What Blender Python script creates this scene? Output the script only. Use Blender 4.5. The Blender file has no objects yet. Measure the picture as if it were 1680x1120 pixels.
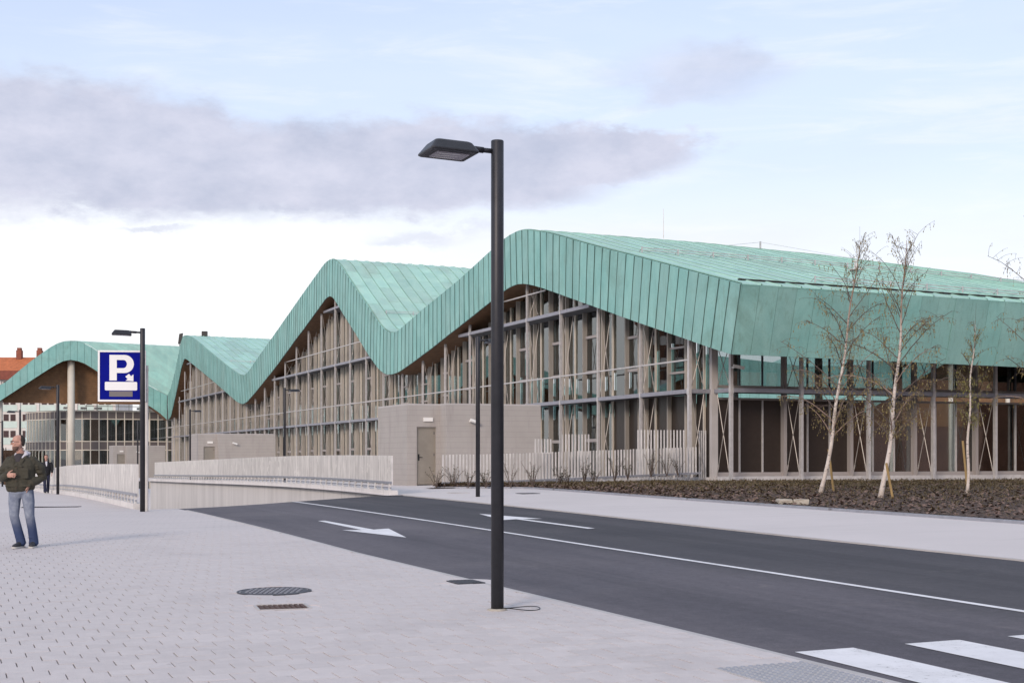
import bpy, math, random
import numpy as np
from mathutils import Vector, Matrix

R = math.radians
rnd = random.Random(7)
scene = bpy.context.scene
COL = scene.collection

# ------------------------------------------------------------------ camera
HC = 1.656                      # eye height, metres
cam_d = bpy.data.cameras.new('camera')
cam = bpy.data.objects.new('camera', cam_d)
COL.objects.link(cam)
cam.location = (0, 0, HC)
cam.rotation_euler = (R(90), 0, 0)
cam_d.sensor_width = 36.0
cam_d.lens = 50.0
cam_d.shift_y = 190 / 1680.0    # architectural shift: verticals stay vertical
cam_d.clip_start = 0.1
cam_d.clip_end = 4000
scene.camera = cam

# ------------------------------------------------------------------ light
SUN_EL, SUN_AZ = 22.0, 203.0    # azimuth clockwise from +Y: behind the camera, a little to the left
scene.view_settings.view_transform = 'Standard'
scene.view_settings.look = 'None'
scene.view_settings.exposure = 0.33
scene.view_settings.gamma = 1.0
scene.view_settings.use_curve_mapping = False
sun_d = bpy.data.lights.new('sun', 'SUN')
sun_d.energy = 1.5
sun_d.angle = R(14)
sun_d.color = (1.0, 0.86, 0.72)
sun = bpy.data.objects.new('sun', sun_d)
COL.objects.link(sun)
sv = Vector((math.sin(R(SUN_AZ)) * math.cos(R(SUN_EL)), math.cos(R(SUN_AZ)) * math.cos(R(SUN_EL)), math.sin(R(SUN_EL))))
sun.rotation_euler = sv.to_track_quat('Z', 'Y').to_euler()
sun.location = sv * 100


class NT:
    """tiny helper for node trees"""
    def __init__(self, tree):
        self.t = tree

    def n(self, typ, **kw):
        nd = self.t.nodes.new(typ)
        for k, v in kw.items():
            setattr(nd, k, v)
        return nd

    def put(self, sock, v):
        if isinstance(v, bpy.types.NodeSocket):
            self.t.links.new(v, sock)
        elif v is not None:
            sock.default_value = v

    def m(self, op, a, b=None, c=None, clamp=False):
        nd = self.n('ShaderNodeMath', operation=op, use_clamp=clamp)
        self.put(nd.inputs[0], a)
        if b is not None:
            self.put(nd.inputs[1], b)
        if c is not None:
            self.put(nd.inputs[2], c)
        return nd.outputs[0]

    def smooth(self, v, lo, hi):
        nd = self.n('ShaderNodeMapRange', interpolation_type='SMOOTHSTEP')
        self.put(nd.inputs[0], v)
        nd.inputs[1].default_value = lo
        nd.inputs[2].default_value = hi
        return nd.outputs[0]

    def lin(self, v, lo, hi, a, b):
        nd = self.n('ShaderNodeMapRange')
        self.put(nd.inputs[0], v)
        for i, q in enumerate((lo, hi, a, b)):
            nd.inputs[i + 1].default_value = q
        return nd.outputs[0]

    def mix(self, f, a, b, blend='MIX'):
        nd = self.n('ShaderNodeMix', data_type='RGBA', blend_type=blend)
        self.put(nd.inputs[0], f)
        for s, v in ((nd.inputs[6], a), (nd.inputs[7], b)):
            self.put(s, v if isinstance(v, bpy.types.NodeSocket) else (v[0], v[1], v[2], 1))
        return nd.outputs[2]

    def noise(self, vec, scale, detail=4, rough=0.55, dist=0.0):
        nd = self.n('ShaderNodeTexNoise')
        if vec is not None:
            self.t.links.new(vec, nd.inputs['Vector'])
        nd.inputs['Scale'].default_value = scale
        nd.inputs['Detail'].default_value = detail
        nd.inputs['Roughness'].default_value = rough
        nd.inputs['Distortion'].default_value = dist
        return nd.outputs['Fac']

    def mapping(self, vec, scale=(1, 1, 1), rot=(0, 0, 0), loc=(0, 0, 0)):
        nd = self.n('ShaderNodeMapping')
        self.t.links.new(vec, nd.inputs[0])
        nd.inputs['Scale'].default_value = scale
        nd.inputs['Rotation'].default_value = rot
        nd.inputs['Location'].default_value = loc
        return nd.outputs[0]


world = bpy.data.worlds.new('World')
scene.world = world
world.use_nodes = True
wt = world.node_tree
wt.nodes.clear()
w = NT(wt)
out = w.n('ShaderNodeOutputWorld')
bg = w.n('ShaderNodeBackground')
bg.inputs[1].default_value = 0.1
wt.links.new(bg.outputs[0], out.inputs[0])
sky = w.n('ShaderNodeTexSky', sky_type='NISHITA', sun_disc=False)
sky.sun_elevation = R(SUN_EL)
sky.sun_rotation = R(SUN_AZ)
sky.air_density = 1.0
sky.dust_density = 1.0
sky.ozone_density = 1.2
tc = w.n('ShaderNodeTexCoord')
sep = w.n('ShaderNodeSeparateXYZ')
wt.links.new(tc.outputs['Generated'], sep.inputs[0])
dx, dy, dz = sep.outputs
az = w.m('MULTIPLY', w.m('ARCTAN2', dx, dy), 180 / math.pi)
el = w.m('MULTIPLY', w.m('ARCSINE', dz), 180 / math.pi)
dirv = tc.outputs['Generated']
warp_a = w.m('SUBTRACT', w.noise(w.mapping(dirv, (1, 1, 2.4)), 9.0, 6, 0.62), 0.5)
warp_b = w.m('SUBTRACT', w.noise(w.mapping(dirv, (1, 1, 2.0), loc=(3, 1, 2)), 26.0, 5, 0.6), 0.5)
azw = w.m('ADD', az, w.m('ADD', w.m('MULTIPLY', warp_a, 7.5), w.m('MULTIPLY', warp_b, 3.2)))
elw = w.m('ADD', el, w.m('ADD', w.m('MULTIPLY', warp_a, 3.0), w.m('MULTIPLY', warp_b, 1.5)))


def blob(a0, e0, ra, re, tilt=0.0, soft=(0.72, 1.22)):
    u = w.m('DIVIDE', w.m('SUBTRACT', azw, a0), ra)
    ee = w.m('SUBTRACT', w.m('SUBTRACT', elw, e0), w.m('MULTIPLY', w.m('SUBTRACT', azw, a0), tilt))
    v = w.m('DIVIDE', ee, re)
    d = w.m('SQRT', w.m('ADD', w.m('MULTIPLY', u, u), w.m('MULTIPLY', v, v)))
    return w.m('SUBTRACT', 1.0, w.smooth(d, *soft))


# long grey bank over the roofs, a smaller lavender one to the right, others outside the view
banks = [(-20.0, 12.0, 9.5, 2.6, 0.0), (-14.2, 11.4, 6.6, 2.4, -0.02), (-7.2, 11.4, 8.0, 1.9, 0.02), (-1.5, 11.3, 6.6, 1.75, 0.05), (3.2, 12.1, 4.6, 1.05, 0.0),
         (-30, 10.5, 9, 2.2, 0.0), (34, 16, 12, 2.2, 0.0), (-60, 18, 22, 3.5, 0.0), (75, 14, 20, 3.0, 0.0), (130, 15, 25, 3.5, 0.0), (-125, 16, 25, 3.5, 0.0)]
bank = None
for b in banks:
    q = blob(*b)
    bank = q if bank is None else w.m('MAXIMUM', bank, q)
small = w.m('MULTIPLY', blob(7.6, 15.0, 3.4, 0.85, 0.0, (0.2, 1.5)), 0.62)
small = w.m('MAXIMUM', small, w.m('MULTIPLY', blob(-15.0, 8.5, 1.2, 0.2, 0.0, (0.2, 1.4)), 0.55))
small = w.m('MAXIMUM', small, w.m('MULTIPLY', blob(-3.6, 8.7, 2.2, 0.3, 0.05, (0.2, 1.4)), 0.45))
bank = w.m('MAXIMUM', bank, small)
# thin high cirrus streaks
streak = w.noise(w.mapping(dirv, (2.2, 2.2, 14.0), rot=(0, R(-14), R(10))), 3.2, 7, 0.62, 0.4)
streak = w.smooth(streak, 0.47, 0.72)
streak2 = w.noise(w.mapping(dirv, (1.2, 1.2, 5.0), rot=(0, R(-8), 0), loc=(5, 2, 1)), 3.0, 6, 0.6, 0.2)
streak2 = w.smooth(streak2, 0.42, 0.75)
# white veil, thickest at the horizon and towards the left (north-west)
veil = w.lin(el, 8.0, 21.0, 0.97, 0.50)
left = w.lin(az, -24.0, 22.0, 0.16, -0.10)
low = w.lin(el, 4.0, 15.0, 1.0, 0.0)
veil = w.m('ADD', veil, w.m('MULTIPLY', left, low), clamp=True)
veil = w.m('ADD', veil, w.m('MULTIPLY', w.smooth(el, 22, 50), 0.25), clamp=True)
veil = w.m('ADD', veil, w.m('MULTIPLY', w.m('SUBTRACT', streak2, 0.4), 0.24), clamp=True)
skyb = w.mix(1.0, sky.outputs[0], (2.0, 1.62, 1.70), 'MULTIPLY')
wl = w.m('MULTIPLY', w.smooth(az, 6, -12), w.smooth(el, 12.5, 7))
col = w.mix(veil, skyb, w.mix(wl, w.mix(w.smooth(el, 12.0, 8.0), (6.0, 6.85, 8.1), (7.3, 7.65, 8.2)), (8.7, 8.8, 8.95)))
col = w.mix(w.m('MULTIPLY', streak, 0.34), col, (8.4, 8.4, 8.7))
shade = w.noise(w.mapping(dirv, (1, 1, 2.0)), 16.0, 6, 0.62)
ccol = w.mix(w.lin(shade, 0.34, 0.66, 0, 1), (4.3, 4.6, 5.8), (5.7, 5.8, 6.9))
col = w.mix(w.m('MULTIPLY', bank, 0.93), col, ccol)
wt.links.new(col, bg.inputs[0])

# ------------------------------------------------------------------ frame of the place
D1 = Vector((-0.372, 0.928, 0))         # along the long facade, away from the camera
D2 = Vector((0.928, 0.372, 0))          # into the building
ORG = Vector((6.56, 52.6, 0))           # foot of the corner post
FLOOR = 0.80


def W(s, t, z):
    p = ORG + D1 * s + D2 * t
    return Vector((p.x, p.y, z))


def AC(a, c):
    """plan point from distance along D1 and the lateral coordinate c = x + .4008 y"""
    return (-0.372 * a + 0.928 * 0.928 * c, 0.928 * a + 0.372 * 0.928 * c)


_ha = np.array([-60, 0, 12.7, 23, 30, 37, 44, 52, 62, 71.4, 90, 160, 300, 700.])
_hl = np.array([-.61, 0, .13, .235, .285, .275, .25, .20, .09, -.09, -.25, -.9, -1.5, -1.5])
_hr = np.array([-.61, 0, .13, .235, .306, .377, .43, .42, .34, .26, .10, -.5, -1.3, -1.5])


def _h(tab, a):
    return sum(float(np.interp(a + d, _ha, tab)) for d in (-3, -1.5, 0, 1.5, 3)) / 5


def gz(x, y):
    a = -0.372 * x + 0.928 * y
    c = x + 0.4008 * y
    k = min(max((c - 6) / 8, 0), 1)
    k = k * k * (3 - 2 * k)
    cc = min(max(c, -60), 40)
    return _h(_hl, a) * (1 - k) + _h(_hr, a) * k + 0.0118 * cc * (1 if a < 60 else max(0.4, 1 - (a - 60) / 100))


def G(px, py):
    """plan point of the ground seen at a given spot of the survey picture (1680 x 1120)"""
    k, q = (750 - py) / 2333.0, (px - 840) / 2333.0
    lo, hi = 4.0, 400.0
    y = lo
    while y < hi:
        if HC + k * y < gz(q * y, y):
            break
        y += 0.25
    a, b = y - 0.25, y
    for _ in range(20):
        m = (a + b) / 2
        if HC + k * m < gz(q * m, m):
            b = m
        else:
            a = m
    return Vector((q * a, a, gz(q * a, a)))


# ------------------------------------------------------------------ materials
MATS = {}


def mat(name, col, rough=0.6, metal=0.0, var=0.0, vscale=3.0, bump=0.0, bscale=40.0, objvar=0.0, col2=None, spec=0.4, stretch=(1, 1, 1), coords='Object', detail=5):
    m = bpy.data.materials.new(name)
    m.use_nodes = True
    t = m.node_tree
    q = NT(t)
    b = t.nodes['Principled BSDF']
    b.inputs['Roughness'].default_value = rough
    b.inputs['Metallic'].default_value = metal
    b.inputs['Specular IOR Level'].default_value = spec
    tcn = q.n('ShaderNodeTexCoord')
    if coords == 'World':
        vec = q.n('ShaderNodeNewGeometry').outputs['Position']
    else:
        vec = tcn.outputs['Object']
    vec = q.mapping(vec, stretch)
    c = None
    if var > 0 or col2 is not None:
        nz = q.noise(vec, vscale, detail, 0.6)
        k = q.lin(nz, 0.3, 0.7, 0, 1)
        c2 = col2 if col2 is not None else tuple(v * (1 - var) for v in col)
        c1 = col if col2 is not None else tuple(min(1, v * (1 + var)) for v in col)
        c = q.mix(k, c1, c2)
    if objvar > 0:
        oi = q.n('ShaderNodeObjectInfo')
        f = q.lin(oi.outputs['Random'], 0, 1, 1 - objvar, 1 + objvar)
        hs = q.n('ShaderNodeHueSaturation')
        if c is None:
            hs.inputs['Color'].default_value = (*col, 1)
        else:
            t.links.new(c, hs.inputs['Color'])
        t.links.new(f, hs.inputs['Value'])
        c = hs.outputs[0]
    if c is None:
        b.inputs['Base Color'].default_value = (*col, 1)
    else:
        t.links.new(c, b.inputs['Base Color'])
    if bump > 0:
        bn = q.n('ShaderNodeBump')
        bn.inputs['Strength'].default_value = bump
        bn.inputs['Distance'].default_value = 0.02
        t.links.new(q.noise(vec, bscale, 4, 0.6), bn.inputs['Height'])
        t.links.new(bn.outputs[0], b.inputs['Normal'])
    MATS[name] = m
    return m


def patina(name, c1, c2, c3, rough, pv=0.055):
    """weathered copper: cloudy patches, fine speckle, a few darker runs; every sheet a shade of its own"""
    m = bpy.data.materials.new(name)
    m.use_nodes = True
    t = m.node_tree
    q = NT(t)
    b = t.nodes['Principled BSDF']
    b.inputs['Roughness'].default_value = rough
    b.inputs['Specular IOR Level'].default_value = 0.3
    pos = q.n('ShaderNodeNewGeometry').outputs['Position']
    oi = q.n('ShaderNodeObjectInfo')
    at = q.n('ShaderNodeAttribute', attribute_name='shade')
    rr = q.m('ADD', q.m('MULTIPLY', oi.outputs['Random'], 1.0), at.outputs['Fac'])
    rr = q.m('FRACT', rr)
    big = q.noise(q.mapping(pos, (1, 1, 0.6)), 0.9, 6, 0.62, 0.6)
    fine = q.noise(pos, 22.0, 4, 0.7)
    runs = q.noise(q.mapping(pos, (5, 5, 0.5)), 1.6, 4, 0.6)
    c = q.mix(q.lin(big, 0.33, 0.68, 0, 1), c1, c2)
    c = q.mix(q.m('MULTIPLY', q.smooth(runs, 0.52, 0.72), 0.55), c, c3)
    slow = q.noise(pos, 0.22, 5, 0.7, 0.8)
    c = q.mix(q.m('MULTIPLY', q.smooth(slow, 0.50, 0.70), 0.45), c, tuple(0.82 * v_ for v_ in c3))
    hs = q.n('ShaderNodeHueSaturation')
    t.links.new(c, hs.inputs['Color'])
    v = q.m('MULTIPLY', q.lin(rr, 0, 1, 1 - pv, 1 + pv), q.lin(fine, 0.3, 0.7, 0.94, 1.06))
    t.links.new(v, hs.inputs['Value'])
    t.links.new(q.lin(rr, 0, 1, 0.95, 1.04), hs.inputs['Saturation'])
    t.links.new(hs.outputs[0], b.inputs['Base Color'])
    bn = q.n('ShaderNodeBump')
    bn.inputs['Strength'].default_value = 0.25
    bn.inputs['Distance'].default_value = 0.03
    t.links.new(q.noise(pos, 1.7, 3, 0.5), bn.inputs['Height'])
    t.links.new(bn.outputs[0], b.inputs['Normal'])
    MATS[name] = m
    return m


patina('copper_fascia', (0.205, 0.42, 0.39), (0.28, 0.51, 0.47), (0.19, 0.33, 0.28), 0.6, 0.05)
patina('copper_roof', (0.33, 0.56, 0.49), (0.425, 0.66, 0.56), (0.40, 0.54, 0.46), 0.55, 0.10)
mat('seam_dark', (0.07, 0.135, 0.12), 0.7)
mat('gutter_brown', (0.022, 0.014, 0.013), 0.6)
mat('steel_edge', (0.30, 0.305, 0.345), 0.45, 0.25, 0.12, 6.0)
mat('steel', (0.54, 0.525, 0.52), 0.45, 0.25, 0.12, 6.0, objvar=0.05)
mat('steel_dark', (0.10, 0.105, 0.12), 0.55, 0.2, 0.1, 6.0)
mat('rod', (0.38, 0.355, 0.335), 0.45, 0.3)
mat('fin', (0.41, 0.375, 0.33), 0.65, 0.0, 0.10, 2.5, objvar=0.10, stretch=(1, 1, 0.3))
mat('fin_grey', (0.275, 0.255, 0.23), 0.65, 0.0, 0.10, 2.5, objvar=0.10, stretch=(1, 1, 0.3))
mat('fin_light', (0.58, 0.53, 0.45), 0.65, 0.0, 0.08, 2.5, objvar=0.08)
mat('window_frame', (0.36, 0.33, 0.32), 0.5, 0.1)
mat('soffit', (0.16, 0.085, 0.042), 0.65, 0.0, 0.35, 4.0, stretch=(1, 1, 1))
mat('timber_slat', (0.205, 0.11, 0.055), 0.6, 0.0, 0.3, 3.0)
mat('gable_wood', (0.20, 0.108, 0.05), 0.6, 0.0, 0.2, 2.0)
mat('screen', (0.034, 0.026, 0.022), 0.30, 0.0, 0.12, 9.0)
mat('concrete', (0.47, 0.45, 0.44), 0.75, 0.0, 0.10, 1.2, bump=0.15, bscale=30)
mat('concrete_pale', (0.64, 0.62, 0.605), 0.75, 0.0, 0.10, 0.8, bump=0.1, stretch=(1, 1, 0.25))
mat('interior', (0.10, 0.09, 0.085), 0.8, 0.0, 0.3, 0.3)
mat('interior_floor', (0.22, 0.21, 0.20), 0.5)
mat('hut_wall', (0.39, 0.365, 0.345), 0.85, 0.0, 0.05, 1.5, bump=0.25, bscale=60)
m = MATS['hut_wall']
q = NT(m.node_tree)
bsdf = m.node_tree.nodes['Principled BSDF']
old = bsdf.inputs['Base Color'].links[0].from_socket
ps = q.n('ShaderNodeSeparateXYZ')
pos = q.n('ShaderNodeNewGeometry').outputs['Position']
m.node_tree.links.new(pos, ps.inputs[0])
crs = q.m('LESS_THAN', q.m('FRACT', q.m('DIVIDE', ps.outputs[2], 0.2)), 0.09)
st_ = q.smooth(q.noise(q.mapping(pos, (2.2, 2.2, 0.35)), 1.2, 5, 0.65), 0.5, 0.75)
c = q.mix(q.m('MULTIPLY', crs, 0.30), old, (0.22, 0.20, 0.20))
c = q.mix(q.m('MULTIPLY', st_, 0.5), c, (0.28, 0.255, 0.245))
m.node_tree.links.new(c, bsdf.inputs['Base Color'])
mat('hut_door', (0.36, 0.325, 0.275), 0.38, 0.55, 0.1, 2.0)
mat('white_plastic', (0.80, 0.79, 0.76), 0.4)
mat('black', (0.012, 0.012, 0.014), 0.45)
mat('anthracite', (0.030, 0.031, 0.037), 0.42, 0.25, 0.15, 8.0, bump=0.05, bscale=120)
mat('lens', (0.33, 0.31, 0.35), 0.25, 0.1)
mat('sign_blue', (0.002, 0.006, 0.21), 0.6, 0.0, 0.12, 2.5, spec=0.06)
mat('sign_white', (0.80, 0.80, 0.80), 0.5)
mat('sign_grey', (0.16, 0.145, 0.15), 0.6)
m = mat('galv', (0.64, 0.62, 0.60), 0.45, 0.15, 0.16, 5.0, objvar=0.10, stretch=(1, 1, 0.35))
q = NT(m.node_tree)
bsdf = m.node_tree.nodes['Principled BSDF']
old = bsdf.inputs['Base Color'].links[0].from_socket
blot = q.noise(q.mapping(q.n('ShaderNodeNewGeometry').outputs['Position'], (1.0, 1.0, 0.8)), 1.5, 6, 0.7, 0.5)
m.node_tree.links.new(q.mix(q.m('MULTIPLY', q.smooth(blot, 0.56, 0.63), 0.75), old, (0.80, 0.78, 0.75)), bsdf.inputs['Base Color'])
mat('galv_rail', (0.33, 0.34, 0.38), 0.45, 0.4, 0.12, 5.0)
mat('paver', (0.585, 0.538, 0.525), 0.8, 0.0, 0.05, 7.0, bump=0.25, bscale=140, objvar=0.045)
m = MATS['paver']
q = NT(m.node_tree)
bsdf = m.node_tree.nodes['Principled BSDF']
old = bsdf.inputs['Base Color'].links[0].from_socket
pos = q.n('ShaderNodeNewGeometry').outputs['Position']
s1 = q.smooth(q.noise(pos, 0.55, 6, 0.68, 0.6), 0.48, 0.72)
s2 = q.smooth(q.noise(pos, 5.0, 4, 0.7), 0.66, 0.72)
c = q.mix(q.m('MULTIPLY', s1, 0.30), old, (0.40, 0.365, 0.36))
c = q.mix(q.m('MULTIPLY', s2, 0.30), c, (0.25, 0.225, 0.22))
g2 = q.noise(pos, 160.0, 2, 0.6)
c = q.mix(q.lin(g2, 0.3, 0.7, 0, 1), q.mix(1.0, c, (0.93, 0.93, 0.93), 'MULTIPLY'), q.mix(1.0, c, (1.07, 1.07, 1.07), 'MULTIPLY'))
m.node_tree.links.new(c, bsdf.inputs['Base Color'])
mat('joint', (0.19, 0.17, 0.165), 0.9, 0.0, 0.3, 3.0)
mat('paint_white', (0.78, 0.77, 0.78), 0.6, 0.0, 0.08, 2.0, bump=0.1, bscale=90, coords='World')
m = MATS['paint_white']
q = NT(m.node_tree)
bsdf = m.node_tree.nodes['Principled BSDF']
old = bsdf.inputs['Base Color'].links[0].from_socket
pos = q.n('ShaderNodeNewGeometry').outputs['Position']
w1 = q.smooth(q.noise(pos, 22.0, 5, 0.75), 0.555, 0.66)
w2 = q.smooth(q.noise(pos, 1.6, 5, 0.7), 0.48, 0.66)
c = q.mix(q.m('MULTIPLY', w1, q.lin(w2, 0, 1, 0.12, 0.85)), old, (0.16, 0.155, 0.155))
c = q.mix(q.m('MULTIPLY', w2, 0.22), c, (0.45, 0.44, 0.43))
m.node_tree.links.new(c, bsdf.inputs['Base Color'])
mat('iron', (0.06, 0.06, 0.07), 0.55, 0.4, 0.3, 9.0)
mat('rust', (0.10, 0.055, 0.04), 0.7, 0.3, 0.4, 9.0)
mat('stake', (0.34, 0.235, 0.10), 0.7, 0.0, 0.15, 5.0, stretch=(4, 4, 0.5))
mat('stone', (0.40, 0.365, 0.31), 0.85, 0.0, 0.12, 6.0, bump=0.4, bscale=20)
mat('twig', (0.115, 0.088, 0.075), 0.8)
mat('twig_pale', (0.30, 0.22, 0.18), 0.8, 0.0, 0.3, 8.0)
mat('catkin', (0.23, 0.185, 0.075), 0.8, 0.0, 0.35, 3.0, coords='World')
mat('young_leaf', (0.22, 0.21, 0.065), 0.7, 0.0, 0.35, 3.0, coords='World')
mat('shrub_leaf', (0.085, 0.085, 0.040), 0.7, 0.0, 0.4, 6.0, coords='World')
mat('mulch_piece', (0.15, 0.10, 0.08), 0.9, 0.0, 0.85, 14.0, coords='World')
mat('bed_leaf', (0.112, 0.086, 0.044), 0.85, 0.0, 0.6, 4.0, coords='World')
mat('skin', (0.46, 0.26, 0.20), 0.5, 0.0, 0.06, 8.0)
mat('jacket', (0.050, 0.046, 0.033), 0.85, 0.0, 0.25, 7.0, bump=0.6, bscale=18)
mat('jersey', (0.045, 0.040, 0.045), 0.9)
mat('hood', (0.56, 0.55, 0.60), 0.9)
mat('hair', (0.030, 0.022, 0.018), 0.7)
mat('beard', (0.14, 0.085, 0.065), 0.8)
mat('dark_coat', (0.010, 0.010, 0.014), 0.8)
mat('dark_jeans', (0.018, 0.022, 0.05), 0.85)
mat('shoe', (0.035, 0.037, 0.045), 0.7)
mat('sole', (0.5, 0.49, 0.47), 0.7)
mat('red_tile', (0.50, 0.155, 0.06), 0.85, 0.0, 0.25, 2.0)
mat('tile_dark', (0.20, 0.06, 0.04), 0.85, 0.0, 0.2, 2.0)
mat('brick_red', (0.24, 0.085, 0.055), 0.85, 0.0, 0.2, 2.0)
mat('render_white', (0.62, 0.59, 0.55), 0.8, 0.0, 0.06, 1.0)
mat('pale_green', (0.50, 0.60, 0.55), 0.6, 0.0, 0.08, 1.0)
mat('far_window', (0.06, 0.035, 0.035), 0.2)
mat('tan_column', (0.60, 0.57, 0.50), 0.6, 0.0, 0.06, 1.0)
mat('spandrel', (0.115, 0.10, 0.10), 0.4)
mat('mullion', (0.62, 0.58, 0.50), 0.5)
mat('bark_brown', (0.14, 0.085, 0.055), 0.9, 0.0, 0.35, 3.0)
mat('brick_far', (0.17, 0.085, 0.055), 0.85, 0.0, 0.2, 0.7)
mat('hill_grass', (0.26, 0.22, 0.09), 0.9, 0.0, 0.35, 0.02, coords='World')
mat('red_light', (0.5, 0.01, 0.01), 0.3)

# denim with worn thighs
m = mat('jeans', (0.035, 0.055, 0.125), 0.85)
q = NT(m.node_tree)
g = q.n('ShaderNodeTexCoord').outputs['Object']
sx = q.n('ShaderNodeSeparateXYZ')
m.node_tree.links.new(g, sx.inputs[0])
wear = q.m('MULTIPLY', q.smooth(sx.outputs[1], 0.03, -0.09), q.smooth(sx.outputs[2], 0.22, 0.55))
wear = q.m('MULTIPLY', wear, q.lin(q.noise(g, 14.0, 4), 0.3, 0.7, 0.45, 1.0))
m.node_tree.links.new(q.mix(wear, (0.035, 0.055, 0.125), (0.27, 0.30, 0.36)), m.node_tree.nodes['Principled BSDF'].inputs['Base Color'])

# birch bark: white with dark lenticels, tan higher up
m = mat('birch_bark', (0.6, 0.56, 0.52), 0.75)
q = NT(m.node_tree)
g = q.n('ShaderNodeTexCoord').outputs['Object']
sx = q.n('ShaderNodeSeparateXYZ')
m.node_tree.links.new(g, sx.inputs[0])
marks = q.noise(q.mapping(g, (7, 7, 26)), 1.0, 3, 0.6)
c = q.mix(q.lin(q.noise(g, 5.0), 0.3, 0.7, 0, 1), (0.66, 0.60, 0.55), (0.50, 0.43, 0.38))
c = q.mix(q.smooth(sx.outputs[2], 3.2, 6.0), c, (0.24, 0.155, 0.11))
c = q.mix(q.smooth(marks, 0.60, 0.67), c, (0.035, 0.028, 0.025))
m.node_tree.links.new(c, m.node_tree.nodes['Principled BSDF'].inputs['Base Color'])


m = MATS['concrete_pale']
q = NT(m.node_tree)
bsdf = m.node_tree.nodes['Principled BSDF']
old = bsdf.inputs['Base Color'].links[0].from_socket
pos = q.n('ShaderNodeNewGeometry').outputs['Position']
rt = q.mapping(pos, (1, 1, 1), rot=(0, 0, -math.atan2(0.372, 0.928)))
ps = q.n('ShaderNodeSeparateXYZ')
m.node_tree.links.new(rt, ps.inputs[0])
jn = q.m('LESS_THAN', q.m('FRACT', q.m('DIVIDE', ps.outputs[1], 2.4)), 0.012)
rn_ = q.smooth(q.noise(q.mapping(pos, (1.6, 1.6, 0.18)), 1.5, 5, 0.65), 0.5, 0.72)
c = q.mix(q.m('MULTIPLY', rn_, 0.4), old, (0.44, 0.42, 0.41))
c = q.mix(q.m('MULTIPLY', jn, 0.55), c, (0.22, 0.21, 0.20))
m.node_tree.links.new(c, bsdf.inputs['Base Color'])


def asphalt():
    m = mat('asphalt', (0.05, 0.05, 0.055), 0.78)
    t = m.node_tree
    q = NT(t)
    b = t.nodes['Principled BSDF']
    pos = q.n('ShaderNodeNewGeometry').outputs['Position']
    rot = q.mapping(pos, (1, 1, 1), rot=(0, 0, -math.atan2(0.372, 0.928)))
    spx = q.n('ShaderNodeSeparateXYZ')
    t.links.new(rot, spx.inputs[0])
    lane = q.smooth(q.m('ADD', spx.outputs[0], q.m('MULTIPLY', q.m('SUBTRACT', q.noise(pos, 0.5, 4), 0.5), 1.6)), 9.6, 8.4)
    fine = q.noise(pos, 60.0, 4, 0.8)
    strk = q.noise(q.mapping(rot, (1.0, 0.10, 1)), 1.1, 5, 0.6)
    big = q.noise(pos, 0.25, 4, 0.6)
    c = q.mix(q.lin(strk, 0.3, 0.7, 0, 1), (0.064, 0.061, 0.072), (0.112, 0.106, 0.118))
    c = q.mix(q.m('MULTIPLY', q.smooth(big, 0.45, 0.7), 0.6), c, (0.132, 0.124, 0.132))
    trk = q.noise(q.mapping(rot, (1.6, 0.018, 1)), 1.0, 3, 0.5)
    c = q.mix(q.m('MULTIPLY', q.smooth(trk, 0.50, 0.66), 0.45), c, (0.046, 0.044, 0.052))
    stn = q.noise(pos, 0.9, 6, 0.7, 0.8)
    c = q.mix(q.m('MULTIPLY', q.smooth(stn, 0.60, 0.72), 0.5), c, (0.165, 0.152, 0.15))
    c = q.mix(lane, q.mix(1.0, c, (0.62, 0.605, 0.61), 'MULTIPLY'), q.mix(1.0, c, (1.10, 1.05, 1.06), 'MULTIPLY'))
    mid_ = q.noise(pos, 9.0, 5, 0.75)
    c = q.mix(q.lin(mid_, 0.3, 0.7, 0, 1), q.mix(1.0, c, (0.82, 0.82, 0.82), 'MULTIPLY'), q.mix(1.0, c, (1.18, 1.18, 1.18), 'MULTIPLY'))
    c = q.mix(q.lin(fine, 0.25, 0.75, 0.0, 1.0), q.mix(1.0, c, (0.62, 0.62, 0.62), 'MULTIPLY'), q.mix(1.0, c, (1.38, 1.38, 1.38), 'MULTIPLY'))
    t.links.new(c, b.inputs['Base Color'])
    bn = q.n('ShaderNodeBump')
    bn.inputs['Strength'].default_value = 0.35
    bn.inputs['Distance'].default_value = 0.01
    t.links.new(fine, bn.inputs['Height'])
    t.links.new(bn.outputs[0], b.inputs['Normal'])


asphalt()


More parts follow.
